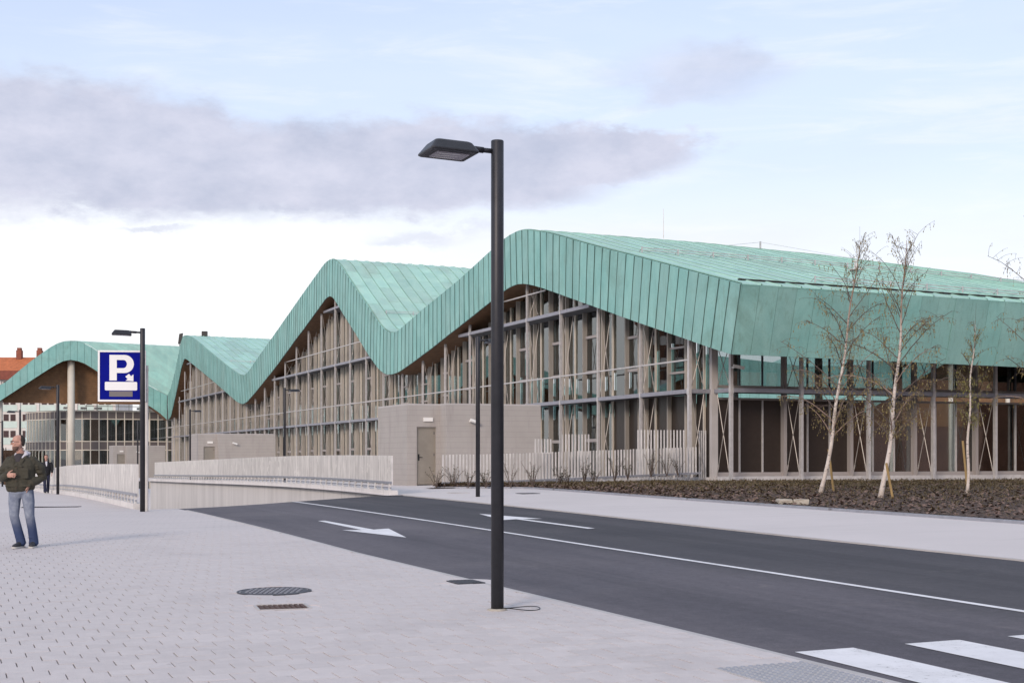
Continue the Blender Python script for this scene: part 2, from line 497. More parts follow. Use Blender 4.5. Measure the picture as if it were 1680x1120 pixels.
def paving(name, c1, c2, joints=True):
    """pale stone setts seen from farther off: rows in 1/3 bond along the road direction"""
    m = mat(name, c1, 0.8)
    t = m.node_tree
    q = NT(t)
    b = t.nodes['Principled BSDF']
    pos = q.n('ShaderNodeNewGeometry').outputs['Position']
    rot = q.mapping(pos, (1, 1, 1), rot=(0, 0, -math.atan2(0.372, 0.928)))
    sp = q.n('ShaderNodeSeparateXYZ')
    t.links.new(rot, sp.inputs[0])
    big = q.noise(pos, 0.35, 5, 0.65)
    strk = q.noise(q.mapping(rot, (0.25, 1.4, 1)), 0.9, 5, 0.62)
    fine = q.noise(pos, 90.0, 3, 0.7)
    c = q.mix(q.lin(big, 0.3, 0.7, 0, 1), c1, c2)
    c = q.mix(q.m('MULTIPLY', q.smooth(strk, 0.52, 0.75), 0.35), c, tuple(v * 0.80 for v in c2))
    c = q.mix(q.lin(fine, 0.3, 0.7, 0, 1), q.mix(1.0, c, (0.94, 0.94, 0.94), 'MULTIPLY'), q.mix(1.0, c, (1.06, 1.06, 1.06), 'MULTIPLY'))
    if joints:
        row = q.m('FLOOR', q.m('DIVIDE', sp.outputs[1], 0.24))
        u = q.m('FRACT', q.m('DIVIDE', q.m('ADD', sp.outputs[0], q.m('MULTIPLY', row, 0.1)), 0.29))
        v = q.m('FRACT', q.m('DIVIDE', sp.outputs[1], 0.24))
        ju = q.m('LESS_THAN', u, 0.035)
        jv = q.m('LESS_THAN', v, 0.012)
        wob = q.noise(pos, 1.3, 2, 0.5)
        j = q.m('MULTIPLY', q.m('MAXIMUM', ju, q.m('MULTIPLY', jv, 0.5)), q.lin(wob, 0.35, 0.65, 0.05, 0.6))
        c = q.mix(j, c, (0.22, 0.20, 0.20))
    t.links.new(c, b.inputs['Base Color'])


paving('plaza_paving', (0.59, 0.543, 0.53), (0.54, 0.497, 0.485))
paving('pale_paving', (0.64, 0.59, 0.575), (0.59, 0.545, 0.53), False)


def glass_mat(name, tint, refl):
    m = bpy.data.materials.new(name)
    m.use_nodes = True
    t = m.node_tree
    t.nodes.clear()
    q = NT(t)
    o = q.n('ShaderNodeOutputMaterial')
    tr = q.n('ShaderNodeBsdfTransparent')
    tr.inputs[0].default_value = (*tint, 1)
    gl = q.n('ShaderNodeBsdfGlossy')
    gl.inputs['Roughness'].default_value = 0.015
    gl.inputs['Color'].default_value = (0.92, 0.95, 0.95, 1)
    lw = q.n('ShaderNodeFresnel')
    lw.inputs[0].default_value = 1.55
    bn = q.n('ShaderNodeBump')
    bn.inputs['Strength'].default_value = 0.02
    bn.inputs['Distance'].default_value = 0.05
    t.links.new(q.noise(q.n('ShaderNodeNewGeometry').outputs['Position'], 0.6, 2), bn.inputs['Height'])
    t.links.new(bn.outputs[0], gl.inputs['Normal'])
    f = q.m('ADD', q.m('MULTIPLY', lw.outputs[0], 1.0), refl, clamp=True)
    mx = q.n('ShaderNodeMixShader')
    t.links.new(f, mx.inputs[0])
    t.links.new(tr.outputs[0], mx.inputs[1])
    t.links.new(gl.outputs[0], mx.inputs[2])
    t.links.new(mx.outputs[0], o.inputs[0])
    MATS[name] = m


glass_mat('glass', (0.70, 0.75, 0.75), 0.09)
glass_mat('glass_reflective', (0.45, 0.5, 0.5), 0.42)
glass_mat('spectacle', (0.9, 0.9, 0.9), 0.05)


# ------------------------------------------------------------------ mesh helpers
class MB:
    def __init__(self):
        self.v, self.f, self.sh = [], [], []

    def add(self, vs, fs, shade=None):
        o = len(self.v)
        self.v += [tuple(p) for p in vs]
        self.f += [tuple(i + o for i in f) for f in fs]
        self.sh += [shade or 0.0] * len(fs)

    def hexa(self, p, shade=None):
        """eight corners: four below counter-clockwise from above, four on top"""
        self.add(p, [(3, 2, 1, 0), (4, 5, 6, 7), (0, 1, 5, 4), (1, 2, 6, 5), (2, 3, 7, 6), (3, 0, 4, 7)], shade)

    def box(self, c, ax, ay, az_):
        """centre and three half-axes"""
        c, ax, ay, az_ = Vector(c), Vector(ax), Vector(ay), Vector(az_)
        self.hexa([c - ax - ay - az_, c + ax - ay - az_, c + ax + ay - az_, c - ax + ay - az_,
                   c - ax - ay + az_, c + ax - ay + az_, c + ax + ay + az_, c - ax + ay + az_])

    def block(self, a, b, c, d, z0, z1):
        """prism over a plan quad"""
        q = [a, b, c, d]
        self.hexa([(p[0], p[1], z0) for p in q] + [(p[0], p[1], z1) for p in q])

    def bar(self, a, b, wx, wy=None, side=None):
        """square bar from a to b; wx, wy full widths"""
        a, b = Vector(a), Vector(b)
        d = (b - a)
        L = d.length
        if L < 1e-6:
            return
        d /= L
        if side is None:
            side = D1 if abs(d.z) > 0.7 else Vector((0, 0, 1))
        s = Vector(side) - d * d.dot(Vector(side))
        s.normalize()
        n = d.cross(s)
        wy = wy or wx
        self.box((a + b) / 2, s * wx / 2, n * wy / 2, d * L / 2)

    def tube(self, pts, rad, seg=8, caps=True):
        pts = [Vector(p) for p in pts]
        if not isinstance(rad, (list, tuple)):
            rad = [rad] * len(pts)
        o = len(self.v)
        ref = None
        for i, p in enumerate(pts):
            d = (pts[min(i + 1, len(pts) - 1)] - pts[max(i - 1, 0)])
            if d.length < 1e-9:
                d = Vector((0, 0, 1))
            d.normalize()
            if ref is None:
                ref = Vector((1, 0, 0)) if abs(d.x) < 0.8 else Vector((0, 1, 0))
            s = ref - d * d.dot(ref)
            s.normalize()
            ref = s
            n = d.cross(s)
            r = rad[i]
            for k in range(seg):
                t = 2 * math.pi * k / seg
                self.v.append(tuple(p + s * (r * math.cos(t)) + n * (r * math.sin(t))))
        for i in range(len(pts) - 1):
            for k in range(seg):
                a, b = o + i * seg + k, o + i * seg + (k + 1) % seg
                self.f.append((a, b, b + seg, a + seg))
                self.sh.append(0.0)
        if caps:
            self.f.append(tuple(o + k for k in reversed(range(seg))))
            self.f.append(tuple(o + (len(pts) - 1) * seg + k for k in range(seg)))
            self.sh += [0.0, 0.0]

    def rings(self, R_, close=True):
        """loft through explicit rings of equal length"""
        o = len(self.v)
        n = len(R_[0])
        for r in R_:
            self.v += [tuple(p) for p in r]
        for i in range(len(R_) - 1):
            for k in range(n):
                a, b = o + i * n + k, o + i * n + (k + 1) % n
                self.f.append((a, b, b + n, a + n))
                self.sh.append(0.0)
        if close:
            self.f.append(tuple(o + k for k in reversed(range(n))))
            self.f.append(tuple(o + (len(R_) - 1) * n + k for k in range(n)))
            self.sh += [0.0, 0.0]

    def grid(self, rows, shade=None):
        o = len(self.v)
        n = len(rows[0])
        for r in rows:
            self.v += [tuple(p) for p in r]
        for i in range(len(rows) - 1):
            for k in range(n - 1):
                a = o + i * n + k
                self.f.append((a, a + 1, a + n + 1, a + n))
                self.sh.append(shade or 0.0)

    def ellipsoid(self, c, r, seg=14, ringn=9, rotz=0.0):
        c = Vector(c)
        M = Matrix.Rotation(rotz, 3, 'Z')
        rs = []
        for i in range(1, ringn):
            t = math.pi * i / ringn
            rs.append([c + M @ Vector((r[0] * math.sin(t) * math.cos(2 * math.pi * k / seg), r[1] * math.sin(t) * math.sin(2 * math.pi * k / seg), -r[2] * math.cos(t))) for k in range(seg)])
        self.rings(rs)

    def mesh(self, name):
        me = bpy.data.meshes.new(name)
        me.from_pydata(self.v, [], self.f)
        if any(self.sh):
            at = me.attributes.new('shade', 'FLOAT', 'FACE')
            at.data.foreach_set('value', self.sh)
        me.update()
        return me

    def obj(self, name, m, parent=None, smooth=False, stuff=False, label=None):
        me = self.mesh(name)
        return link(name, me, m, parent, smooth, stuff, label)


def link(name, me, m, parent=None, smooth=False, stuff=False, label=None):
    o = bpy.data.objects.new(name, me)
    if m:
        me.materials.append(MATS[m] if isinstance(m, str) else m)
    if smooth:
        me.polygons.foreach_set('use_smooth', [True] * len(me.polygons))
    COL.objects.link(o)
    if parent is not None:
        o.parent = parent
        o.matrix_parent_inverse = parent_inv(parent)
    if stuff:
        o['kind'] = 'stuff'
    if label:
        o['label'] = label
    return o


def parent_inv(p):
    """inverse of the parent's world matrix, so that parts are written in world metres"""
    Mx = Matrix.Identity(4)
    q = p
    while q is not None:
        Mx = (Matrix.LocRotScale(q.location, q.rotation_euler, q.scale) if q.type == 'EMPTY' else q.matrix_basis) @ (q.matrix_parent_inverse if q.parent else Matrix.Identity(4)) @ Mx
        q = q.parent
    # chain only needs the true world matrix of p
    return world_of(p).inverted()


def world_of(o):
    L = Matrix.LocRotScale(o.location, o.rotation_euler, o.scale)
    if o.parent is None:
        return L
    return world_of(o.parent) @ o.matrix_parent_inverse @ L


def thing(name, label, cat, loc=(0, 0, 0), group=None, rotz=0.0):
    o = bpy.data.objects.new(name, None)
    o.empty_display_size = 0.2
    o.location = loc
    o.rotation_euler = (0, 0, rotz)
    COL.objects.link(o)
    o['label'], o['category'] = label, cat
    if group:
        o['group'] = group
    return o


def tag(o, label, cat, group=None):
    o['label'], o['category'] = label, cat
    if group:
        o['group'] = group
    return o


def struct(o):
    o['kind'] = 'structure'
    return o


def copy_tree(o, parent=None):
    c = o.copy()
    COL.objects.link(c)
    if parent is not None:
        c.parent = parent
        c.matrix_parent_inverse = o.matrix_parent_inverse.copy()
    for ch in list(o.children):
        copy_tree(ch, c)
    return c


def smooth_poly(pts, step, win):
    p = np.array(sorted(pts))
    s = np.arange(p[0, 0], p[-1, 0] + step / 2, step)
    z = np.interp(s, p[:, 0], p[:, 1])
    k = max(1, int(win / step) | 1)
    zp = np.pad(z, k // 2, mode='reflect', reflect_type='odd')
    z = np.convolve(zp, np.ones(k) / k, 'valid')
    return s, z


# ================================================================== GROUND
def sheet(name, ags, cgs, m, dz=0.0, zf=None, parent=None):
    mb = MB()
    rows = []
    for a in ags:
        row = []
        for c in cgs:
            x, y = AC(a, RC(a, c))
            z = gz(x, y) + dz
            if zf:
                z = zf(a, c, z)
            row.append((x, y, z))
        rows.append(row[::-1])
    mb.grid(rows)
    return mb.obj(name, m, parent, smooth=True)


fr = lambda a, b, n: [a + (b - a) * i / n for i in range(n + 1)]

# earth under everything, out to the horizon
mb = MB()
gr = sorted(set([-1500, -700, -300, -150, -80] + [round(v, 1) for v in fr(-40, 200, 24)] + [300, 500, 900, 1500, 2500]))
gcx = [-2500, -1200, -600, -300, -150, -90] + fr(-60, 60, 12) + [100, 200, 400, 900, 2000]
mb.grid([[(x, y, (gz(x, y) if -60 < y < 400 else -1.5) - (7.0 if -60 < y < 300 and abs(x) < 130 else 0.5)) for x in gcx] for y in gr])
earth = struct(mb.obj('ground', 'pale_paving', smooth=True))

_ra = [6, 8, 10, 15, 20, 30, 40]
_rl = [6.37, 6.35, 6.31, 6.16, 6.0, 6.02, 6.12]
_rm = [10.24, 10.24, 10.21, 10.13, 10.0, 9.88, 9.86]
_rr = [14.4, 14.4, 14.35, 14.25, 14.08, 13.98, 13.62]


def RC(a, c):
    """the road bends slightly: nominal edges 5.9 / 9.9 / 13.75 to the real ones"""
    l, m_, r = float(np.interp(a, _ra, _rl)), float(np.interp(a, _ra, _rm)), float(np.interp(a, _ra, _rr))
    return float(np.interp(c, [5.0, 5.9, 9.9, 13.75, 14.9], [5.0, l, m_, r, 14.9])) if 5 < c < 14.9 else c


RAMP_A0 = lambda c: 37.2 + (c - 6.0) * 0.40


def road_z(a, c, z):
    d = a - RAMP_A0(c)
    z -= 0.025
    if d > 0:
        z0 = gz(*AC(RAMP_A0(c), c)) - 0.025
        z = z0 + 0.0 - (0.14 * d if d > 3 else 0.14 * d * d / 6 + 0.0) + (0.21 if d > 3 else 0)
    return z


road = struct(sheet('road', fr(-14, 36, 50) + fr(36.5, 48, 23) + fr(50, 84, 17), fr(5.9, 13.75, 12), 'asphalt', 0, road_z))
plaza = struct(sheet('plaza', fr(-14, 90, 104) + fr(93, 170, 14), [-110, -70, -45, -30, -20, -14, -10, -7] + fr(-5, 5.0, 10), 'plaza_paving', -0.012))
plaza2 = sheet('road_margin', fr(-14, 37.3, 52), [5.0, 5.45, 5.9], 'plaza_paving', -0.012)
struct(plaza2)
pave = struct(sheet('pavement', fr(-14, 130, 120), [13.75, 14.9] + fr(16, 27.2, 12), 'pale_paving', -0.006))
pave_b = struct(sheet('pavement_strip', fr(40.0, 130, 90), [13.1, 13.4, 13.75], 'pale_paving', -0.006))
# edge stones of road: thin faces down to the asphalt
mb = MB()
for (c0, c1, a0, a1) in ((5.9, 5.97, -14, 36.8), (13.68, 13.75, -14, 40.5)):
    for i in range(int((a1 - a0) / 1.0)):
        aa, ab = a0 + i * 1.0, a0 + i * 1.0 + 0.992
        q4 = [AC(aa, RC(aa, c0)), AC(aa, RC(aa, c1)), AC(ab, RC(ab, c1)), AC(ab, RC(ab, c0))]
        zs = [gz(*p) for p in q4]
        mb.hexa([(p[0], p[1], z - 0.2) for p, z in zip(q4, zs)] + [(p[0], p[1], z - 0.004) for p, z in zip(q4, zs)])
kerb = mb.obj('kerb', 'concrete')
struct(kerb)


def road_mark(name, poly_ac, m='paint_white', dz=0.004, sub=1.0):
    """flat painted shape on the asphalt; poly in (a, c), split into short quads when it is a strip"""
    mb = MB()
    vs = []
    for a, c in poly_ac:
        x, y = AC(a, c)
        vs.append((x, y, road_z(a, c, gz(x, y)) + dz))
    mb.add(vs, [tuple(range(len(vs)))[::-1]])
    return mb


# centre line
mb = MB()
aa = fr(-14, 43, 114)
mb.grid([[(*AC(a, RC(a, c)), road_z(a, c, gz(*AC(a, RC(a, c)))) + 0.005) for c in (9.845, 9.955)][::-1] for a in aa])
cl = mb.obj('centre_line', 'paint_white')
tag(cl, 'thin continuous white line down the middle of the asphalt road', 'road marking')
# arrows
for poly, lab in (
        ([(23.0, 7.86), (25.5, 8.34), (25.35, 7.98), (28.8, 7.94), (28.8, 7.78), (25.35, 7.74), (25.5, 7.38)], 'white arrow painted on the near lane, pointing towards the zebra crossing'),
        ([(29.4, 11.86), (26.9, 12.34), (27.05, 11.94), (23.6, 11.96), (23.6, 11.80), (27.05, 11.78), (26.9, 11.38)], 'white arrow painted on the far lane, pointing towards the ramp')):
    mb = MB()
    vs = [(*AC(a, c), road_z(a, c, gz(*AC(a, c))) + 0.005) for a, c in poly]
    mb.add(vs, [(0, 1, 2, 5, 6), (2, 3, 4, 5)])
    tag(mb.obj('road_arrow', 'paint_white'), lab, 'road marking', 'arrows painted on the road')
zl = ['first white zebra stripe, nearest the grey studded paving', 'second white zebra stripe out from the studded paving', 'third white zebra stripe, cut off by the edge of the picture beside the centre line', None, None, None]
for i in range(3):
    c0 = 6.6 + i * 1.11
    mb = MB()
    mb.grid([[(*AC(a, c), road_z(a, c, gz(*AC(a, c))) + 0.005) for c in (c0, c0 + 0.58)][::-1] for a in fr(5.2, 9.4, 4)])
    tag(mb.obj('zebra_stripe', 'paint_white'), zl[i], 'road marking', 'stripes of the zebra crossing')

# ---- setts near the camera: real stones with open joints
PL, PR, JU, JV = 0.29, 0.24, 0.0095, 0.0025


def in_view(x, y, margin=0.4):
    return y > 9.2 and abs(x) < y * 0.362 + margin


cover_spots = []
stones = []
a_lo, a_hi = 7.0, 31.0
r0 = int(a_lo / PR)
for r in range(r0, int(a_hi / PR)):
    a = r * PR
    off = (-r * 0.1) % PL
    u = -12.0 + off
    lim_u = (RC(a + PR / 2, 5.9)) * 0.928 - 0.012
    while u < lim_u - 0.05:
        cmid = (u + PL / 2) / 0.928
        if True:
            x, y = AC(a + PR / 2, cmid)
            if in_view(x, y) and y < 26:
                stones.append((y + abs(x) * 0.1, a, u))
        u += PL
stones.sort()


def sett(a, u, top):
    u1 = min(u + PL, (RC(a + PR / 2, 5.9)) * 0.928 - 0.012)
    p = [(a + JV, u + JU), (a + JV, u1), (a + PR, u1), (a + PR, u + JU)]
    pts = []
    for aa_, uu in p:
        x, y = AC(aa_, uu / 0.928)
        pts.append((x, y, gz(x, y)))
    b = [(x, y, z - 0.03) for x, y, z in pts]
    t0 = [(x, y, z - 0.0006 + top) for x, y, z in pts]
    cx, cy = sum(p_[0] for p_ in pts) / 4, sum(p_[1] for p_ in pts) / 4
    t1 = [(cx + (x - cx) * 0.986, cy + (y - cy) * 0.986, z + top) for x, y, z in pts]
    v = b + t0 + t1
    f = []
    for L in (0, 4):
        for k in range(4):
            f.append((L + (k + 1) % 4, L + k, L + 4 + k, L + 4 + (k + 1) % 4))
    f.append((8, 9, 10, 11)[::-1])
    return v, f


# order of corners is clockwise from above here, so flip all faces once
def flip(fs):
    return [tuple(reversed(f)) for f in fs]


rest = MB()
holes = []


def blocked(a, u):
    x, y = AC(a + PR / 2, (u + PL / 2) / 0.928)
    for (hx, hy, hr) in holes:
        if (x - hx) ** 2 + (y - hy) ** 2 < hr * hr:
            return True
    return False


MANHOLE = G(450, 969)
GRATE = G(463, 995)
DRAIN = G(764, 954)
LAMP1 = G(816, 1000)
holes = [(MANHOLE.x, MANHOLE.y, 0.40), (GRATE.x, GRATE.y, 0.33), (DRAIN.x, DRAIN.y, 0.28)]
n_single = 0
for _, a, u in stones:
    if blocked(a, u):
        continue
    v, f = sett(a, u, rnd.uniform(-0.0015, 0.0015))
    f = flip(f)
    if n_single < 300:
        n_single += 1
        mb = MB()
        mb.add(v, f)
        mb.obj('paving_stone', 'paver', plaza)
    else:
        rest.add(v, f)
rest.obj('paving_stones', 'paver', plaza, stuff=True)
mb = MB()
for _, a, u in stones:
    u1 = min(u + PL, (RC(a + PR / 2, 5.9)) * 0.928 - 0.01)
    vs = [AC(a, u / .928), AC(a, u1 / .928), AC(a + PR, u1 / .928), AC(a + PR, u / .928)]
    mb.add([(x, y, gz(x, y) - 0.0105) for x, y in vs], [(0, 1, 2, 3)])
mb.f = [tuple(reversed(f)) for f in mb.f]
mb.obj('joint_bed', 'joint', plaza, stuff=True)
# fill ring around the cut stones
for (hx, hy, hr) in holes:
    mb = MB()
    n = 20
    ri = [(hx + hr * 1.45 * math.cos(2 * math.pi * k / n), hy + hr * 1.45 * math.sin(2 * math.pi * k / n)) for k in range(n)]
    mb.add([(x, y, gz(x, y) - 0.002 - 0.004) for x, y in ri], [tuple(range(n))])
    mb.obj('mortar_patch', 'paver', plaza)

# studded warning paving at the crossing
tp = thing('tactile_paving', 'patch of grey studded paving beside the zebra crossing', 'tactile paving', (*AC(8, 5.3), gz(*AC(8, 5.3))))
mb, st = MB(), MB()
for i in range(14):
    for j in range(3):
        a, c = 8.85 - i * 0.25, RC(8.8, 5.9) - 0.045 - 0.265 * 3 + j * 0.265
        q4 = [AC(a - 0.246, c), AC(a - 0.246, c + 0.262), AC(a, c + 0.262), AC(a, c)]
        zs = [gz(*p) + 0.004 for p in q4]
        t_ = MB()
        t_.hexa([(p[0], p[1], z - 0.02) for p, z in zip(q4, zs)] + [(p[0], p[1], z) for p, z in zip(q4, zs)])
        t_.obj('tile', 'concrete', tp)
        for k in range(4):
            for l in range(4):
                x, y = AC(a - 0.03 - k * 0.0615, c + 0.035 + l * 0.065)
                z = gz(x, y) + 0.004
                st.rings([[(x + r_ * math.cos(2 * math.pi * e / 6), y + r_ * math.sin(2 * math.pi * e / 6), z + h_) for e in range(6)] for r_, h_ in ((0.02, 0.0), (0.014, 0.007))])
st.obj('studs', 'galv_rail', tp, stuff=True)

# ================================================================== MARKET HALL
T_PX = [(127.68, 9.09), (124.94, 9.88), (121.11, 11.99), (118.06, 14.24), (116.91, 15.07), (115.16, 15.31), (111.77, 15.01), (105.76, 13.85), (96.64, 11.86), (88.5, 10.16), (83.3, 9.16), (81.18, 8.97), (78.99, 9.25), (75.83, 10.02), (69.71, 11.39), (58.04, 14.07), (52.11, 15.38), (50.83, 15.5), (49.82, 15.42), (48.84, 15.15), (47.71, 14.71), (45.77, 13.66), (43.14, 12.29), (40.59, 11.02), (38.42, 9.87), (37.25, 9.41), (36.1, 9.15), (34.74, 9.13), (33.69, 9.33), (29.23, 10.11), (26.44, 10.54), (23.97, 10.94), (19.32, 11.83), (17.51, 12.18), (16.59, 12.29), (15.63, 12.31), (14.68, 12.23), (13.77, 12.05), (12.0, 11.68), (10.32, 11.25), (8.11, 10.67), (6.32, 10.22), (3.82, 9.61), (0.66, 8.82), (-1.75, 8.21), (-3.66, 7.74), (-4.5, 7.53)]
B_PX = [(127.19, 6.19), (125.23, 6.43), (120.51, 9.4), (117.13, 11.84), (114.94, 12.74), (113.45, 12.54), (111.77, 12.23), (96.99, 9.35), (84.42, 6.77), (81.88, 6.44), (79.91, 6.56), (75.65, 7.38), (67.86, 9.04), (61.51, 10.57), (58.04, 11.36), (51.68, 12.9), (50.41, 12.96), (49.16, 12.48), (47.16, 11.38), (43.62, 9.58), (40.59, 7.99), (38.63, 7.12), (37.51, 6.78), (36.54, 6.65), (34.74, 6.68), (32.64, 6.99), (29.23, 7.55), (19.23, 9.34), (17.51, 9.69), (16.16, 9.83), (15.35, 9.8), (14.57, 9.69), (13.51, 9.48), (12.0, 9.12), (7.96, 8.1), (3.03, 6.86), (-0.63, 5.97), (-2.61, 5.47), (-3.56, 5.25), (-3.86, 5.19)]
TS, TZ = smooth_poly(T_PX, 0.1, 1.5)
BS, BZ = smooth_poly(B_PX, 0.1, 1.3)
top_z = lambda s: float(np.interp(s, TS, TZ))
bot_z = lambda s: float(np.interp(s, BS, BZ))


def arc(S, Z, s0, s1, n):
    """n+1 points between s0 and s1 at equal arc length"""
    k = max(8, int(abs(s1 - s0) / 0.05))
    ss = np.linspace(s0, s1, k)
    zz = np.interp(ss, S, Z)
    L = np.concatenate([[0], np.cumsum(np.hypot(np.diff(ss), np.diff(zz)))])
    q_ = np.linspace(0, L[-1], n + 1)
    return [(float(np.interp(v, L, ss)), float(np.interp(v, L, zz))) for v in q_]


KEYS = [(-4.5, -3.86), (15.9, 15.75), (35.3, 35.4), (50.6, 50.7), (81.2, 81.8), (115.2, 114.7), (127.6, 127.1)]
hall = thing('market_hall', 'long market hall with zigzag green copper roof above a galvanised steel and glass facade', 'market hall', W(30, 10, FLOOR))

# --- ridge drop towards the far side of the first gable
_dt = np.array([-1, 8, 15, 22.7, 28.7, 36, 50])
_dd = np.array([0, 0, 0.15, 0.5, 1.15, 2.2, 3.4])


def drop(s, t):
    k = min(max((s + 4.5) / 19.0, 0), 1) if s < 35 else 1
    return float(np.interp(t, _dt, _dd)) * k + 0.012 * max(t, 0)


T_IN, T_OUT = 0.0, -0.5        # fascia face at t = -0.5
fascia_back = MB()
seam_pts = []
for i in range(len(KEYS) - 1):
    (ts0, bs0), (ts1, bs1) = KEYS[i], KEYS[i + 1]
    L = math.hypot(ts1 - ts0, top_z(ts1) - top_z(ts0))
    n = max(4, int(round(L / 0.74)))
    tp_, bp_ = arc(TS, TZ, ts0, ts1, n), arc(BS, BZ, bs0, bs1, n)
    seam_pts += list(zip(tp_, bp_))[(0 if i == 0 else 1):]
rows = [[], [], [], []]
for (ts, tz), (bs, bz) in seam_pts:
    rows[0].append(W(bs, T_OUT + 0.06, bz + 0.02))
    rows[1].append(W(ts, T_OUT + 0.06, tz - 0.02))
fascia_back.grid([rows[0], rows[1]])
fascia = fascia_back.obj('fascia', 'seam_dark', hall)
G_ = 0.027
for i in range(len(seam_pts) - 1):
    (ta, ba), (tb, bb) = seam_pts[i], seam_pts[i + 1]
    lerp = lambda p, q_, k: (p[0] + (q_[0] - p[0]) * k, p[1] + (q_[1] - p[1]) * k)
    k = G_ / max(0.25, math.hypot(tb[0] - ta[0], tb[1] - ta[1]))
    ta2, tb2, ba2, bb2 = lerp(ta, tb, k), lerp(tb, ta, k), lerp(ba, bb, k), lerp(bb, ba, k)
    mb = MB()
    j = rnd.uniform(-0.008, 0.008)
    o_ = T_OUT + j
    mid = 0.5
    mt = lerp(ta2, ba2, mid)
    mt2 = lerp(tb2, bb2, mid)
    bow = rnd.uniform(0.0, 0.018)
    fr_ = [W(*(ba2[0], o_, ba2[1])), W(bb2[0], o_, bb2[1]), W(mt2[0], o_ - bow, mt2[1]), W(tb2[0], o_, tb2[1]), W(ta2[0], o_, ta2[1]), W(mt[0], o_ - bow, mt[1])]
    bk = [p + D2 * 0.05 for p in fr_]
    mb.add(fr_ + bk, [(0, 1, 2, 5), (5, 2, 3, 4), (1, 0, 6, 7), (3, 2, 8, 9), (2, 1, 7, 8), (4, 3, 9, 10), (5, 4, 10, 11), (0, 5, 11, 6)])
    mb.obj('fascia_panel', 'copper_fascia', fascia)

for i, ((ts, tz), (bs, bz)) in enumerate(seam_pts[:-1]):
    mb = MB()
    a_, b_ = W(bs, T_OUT - 0.012, bz + 0.004), W(ts, T_OUT - 0.012, tz - 0.004)
    mb.bar(a_, b_, 0.018, 0.024, side=D1)
    mb.obj('fascia_seam', 'seam_dark', fascia)

# --- right-hand fascia over the short facade, leaning in towards its foot
T_END = 34.0
n = 46
fr_rows = [[W(-3.86 + 0.06, T_OUT + (T_END + 0.5) * i / n, 5.19 - 0.012 * max(0, (T_END) * i / n) + 0.02) for i in range(n + 1)],
           [W(-4.5 + 0.06, T_OUT + (T_END + 0.5) * i / n, 7.53 - drop(-4.5, (T_END) * i / n) - 0.02) for i in range(n + 1)]]
mb = MB()
mb.grid(fr_rows)
fascia2 = mb.obj('eave_fascia', 'seam_dark', hall)
for i in range(n):
    t0, t1 = T_OUT + (T_END + 0.5) * i / n, T_OUT + (T_END + 0.5) * (i + 1) / n
    lean = 0.30
    mb = MB()
    off = rnd.uniform(-0.012, 0.012)
    bow = rnd.uniform(-0.01, 0.03)
    g0, g1 = t0 + 0.007, t1 - 0.007
    zb0, zt0 = 5.19 - 0.012 * max(0, t0), 7.53 - drop(-4.5, max(0, t0))
    zb1, zt1 = 5.19 - 0.012 * max(0, t1), 7.53 - drop(-4.5, max(0, t1))
    fr_ = [W(-3.86 - off, g0, zb0), W(-3.86 - off, g1, zb1), W(-4.18 - off - bow, g1, (zb1 + zt1) / 2), W(-4.5 - off, g1, zt1), W(-4.5 - off, g0, zt0), W(-4.18 - off - bow, g0, (zb0 + zt0) / 2)]
    bk = [p + D1 * 0.05 for p in fr_]
    mb.add(fr_ + bk, [(0, 1, 2, 5), (5, 2, 3, 4), (1, 0, 6, 7), (3, 2, 8, 9), (2, 1, 7, 8), (4, 3, 9, 10), (5, 4, 10, 11), (0, 5, 11, 6)])
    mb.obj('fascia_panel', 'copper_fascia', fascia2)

# --- roof shell: full depth over the corner wing, a front band over the rest
T_DEEP = 44.0
mb = MB()
mb.grid([[W(s, t, top_z(s) - drop(s, t) - 0.03) for t in (-0.5, 2, 6, 10, 14, 18, 22, 26, 30, 34, 39, T_DEEP)] for s in [v for v in np.arange(-4.5, 24.1, 0.6)]])
roof = mb.obj('roof', 'copper_roof', hall, smooth=True)
mb = MB()
mb.grid([[W(s, t, top_z(s) - drop(s, t) - 0.03) for t in (-0.5, 2, 6, 10, 13.3)] for s in [v for v in np.arange(23.9, 127.6, 0.6)]])
mb.obj('roof_deck', 'copper_roof', roof, smooth=True)


def strip_panel(s0, s1, t0, t1, lift=0.0, shade=None, into=None, step=0.6, name='roof_panel'):
    """one tray of roofing between two standing seams"""
    k = max(1, int(abs(s1 - s0) / step))
    m_ = into or MB()
    a_, b_, c_, d_ = [], [], [], []
    for i in range(k + 1):
        s = s0 + (s1 - s0) * i / k
        z0, z1 = top_z(s) - drop(s, t0) + lift, top_z(s) - drop(s, t1) + lift
        a_.append(W(s, t0 + 0.012, z0 + 0.045))
        b_.append(W(s, t0 + 0.03, z0))
        c_.append(W(s, t1 - 0.02, z1))
        d_.append(W(s, t1 - 0.008, z1 + 0.03))
    m_.grid([[a_[i], b_[i], c_[i], d_[i]] for i in range(k + 1)], shade)
    for e in (0, k):
        z = 0.03
        m_.add([b_[e], c_[e], c_[e] - Vector((0, 0, z)), b_[e] - Vector((0, 0, z))], [(0, 1, 2, 3)], shade)
    if into is None:
        return m_.obj(name, 'copper_roof', roof)


# first gable: long trays running down from ridge to eave, in two or three lengths
for i in range(52):
    t0 = -0.42 + i * 0.8
    cuts = [-4.4, -4.4 + rnd.uniform(4, 9), rnd.uniform(8, 12), 16.2]
    if i < 36:
        for a, b in zip(cuts[:-1], cuts[1:]):
            strip_panel(a + 0.012, b - 0.012, t0, t0 + 0.8, rnd.uniform(0, 0.01))
rest = MB()
for i in range(36, 55):
    t0 = -0.42 + i * 0.8
    strip_panel(-4.4, 16.2, t0, t0 + 0.8, 0, rnd.random(), rest)
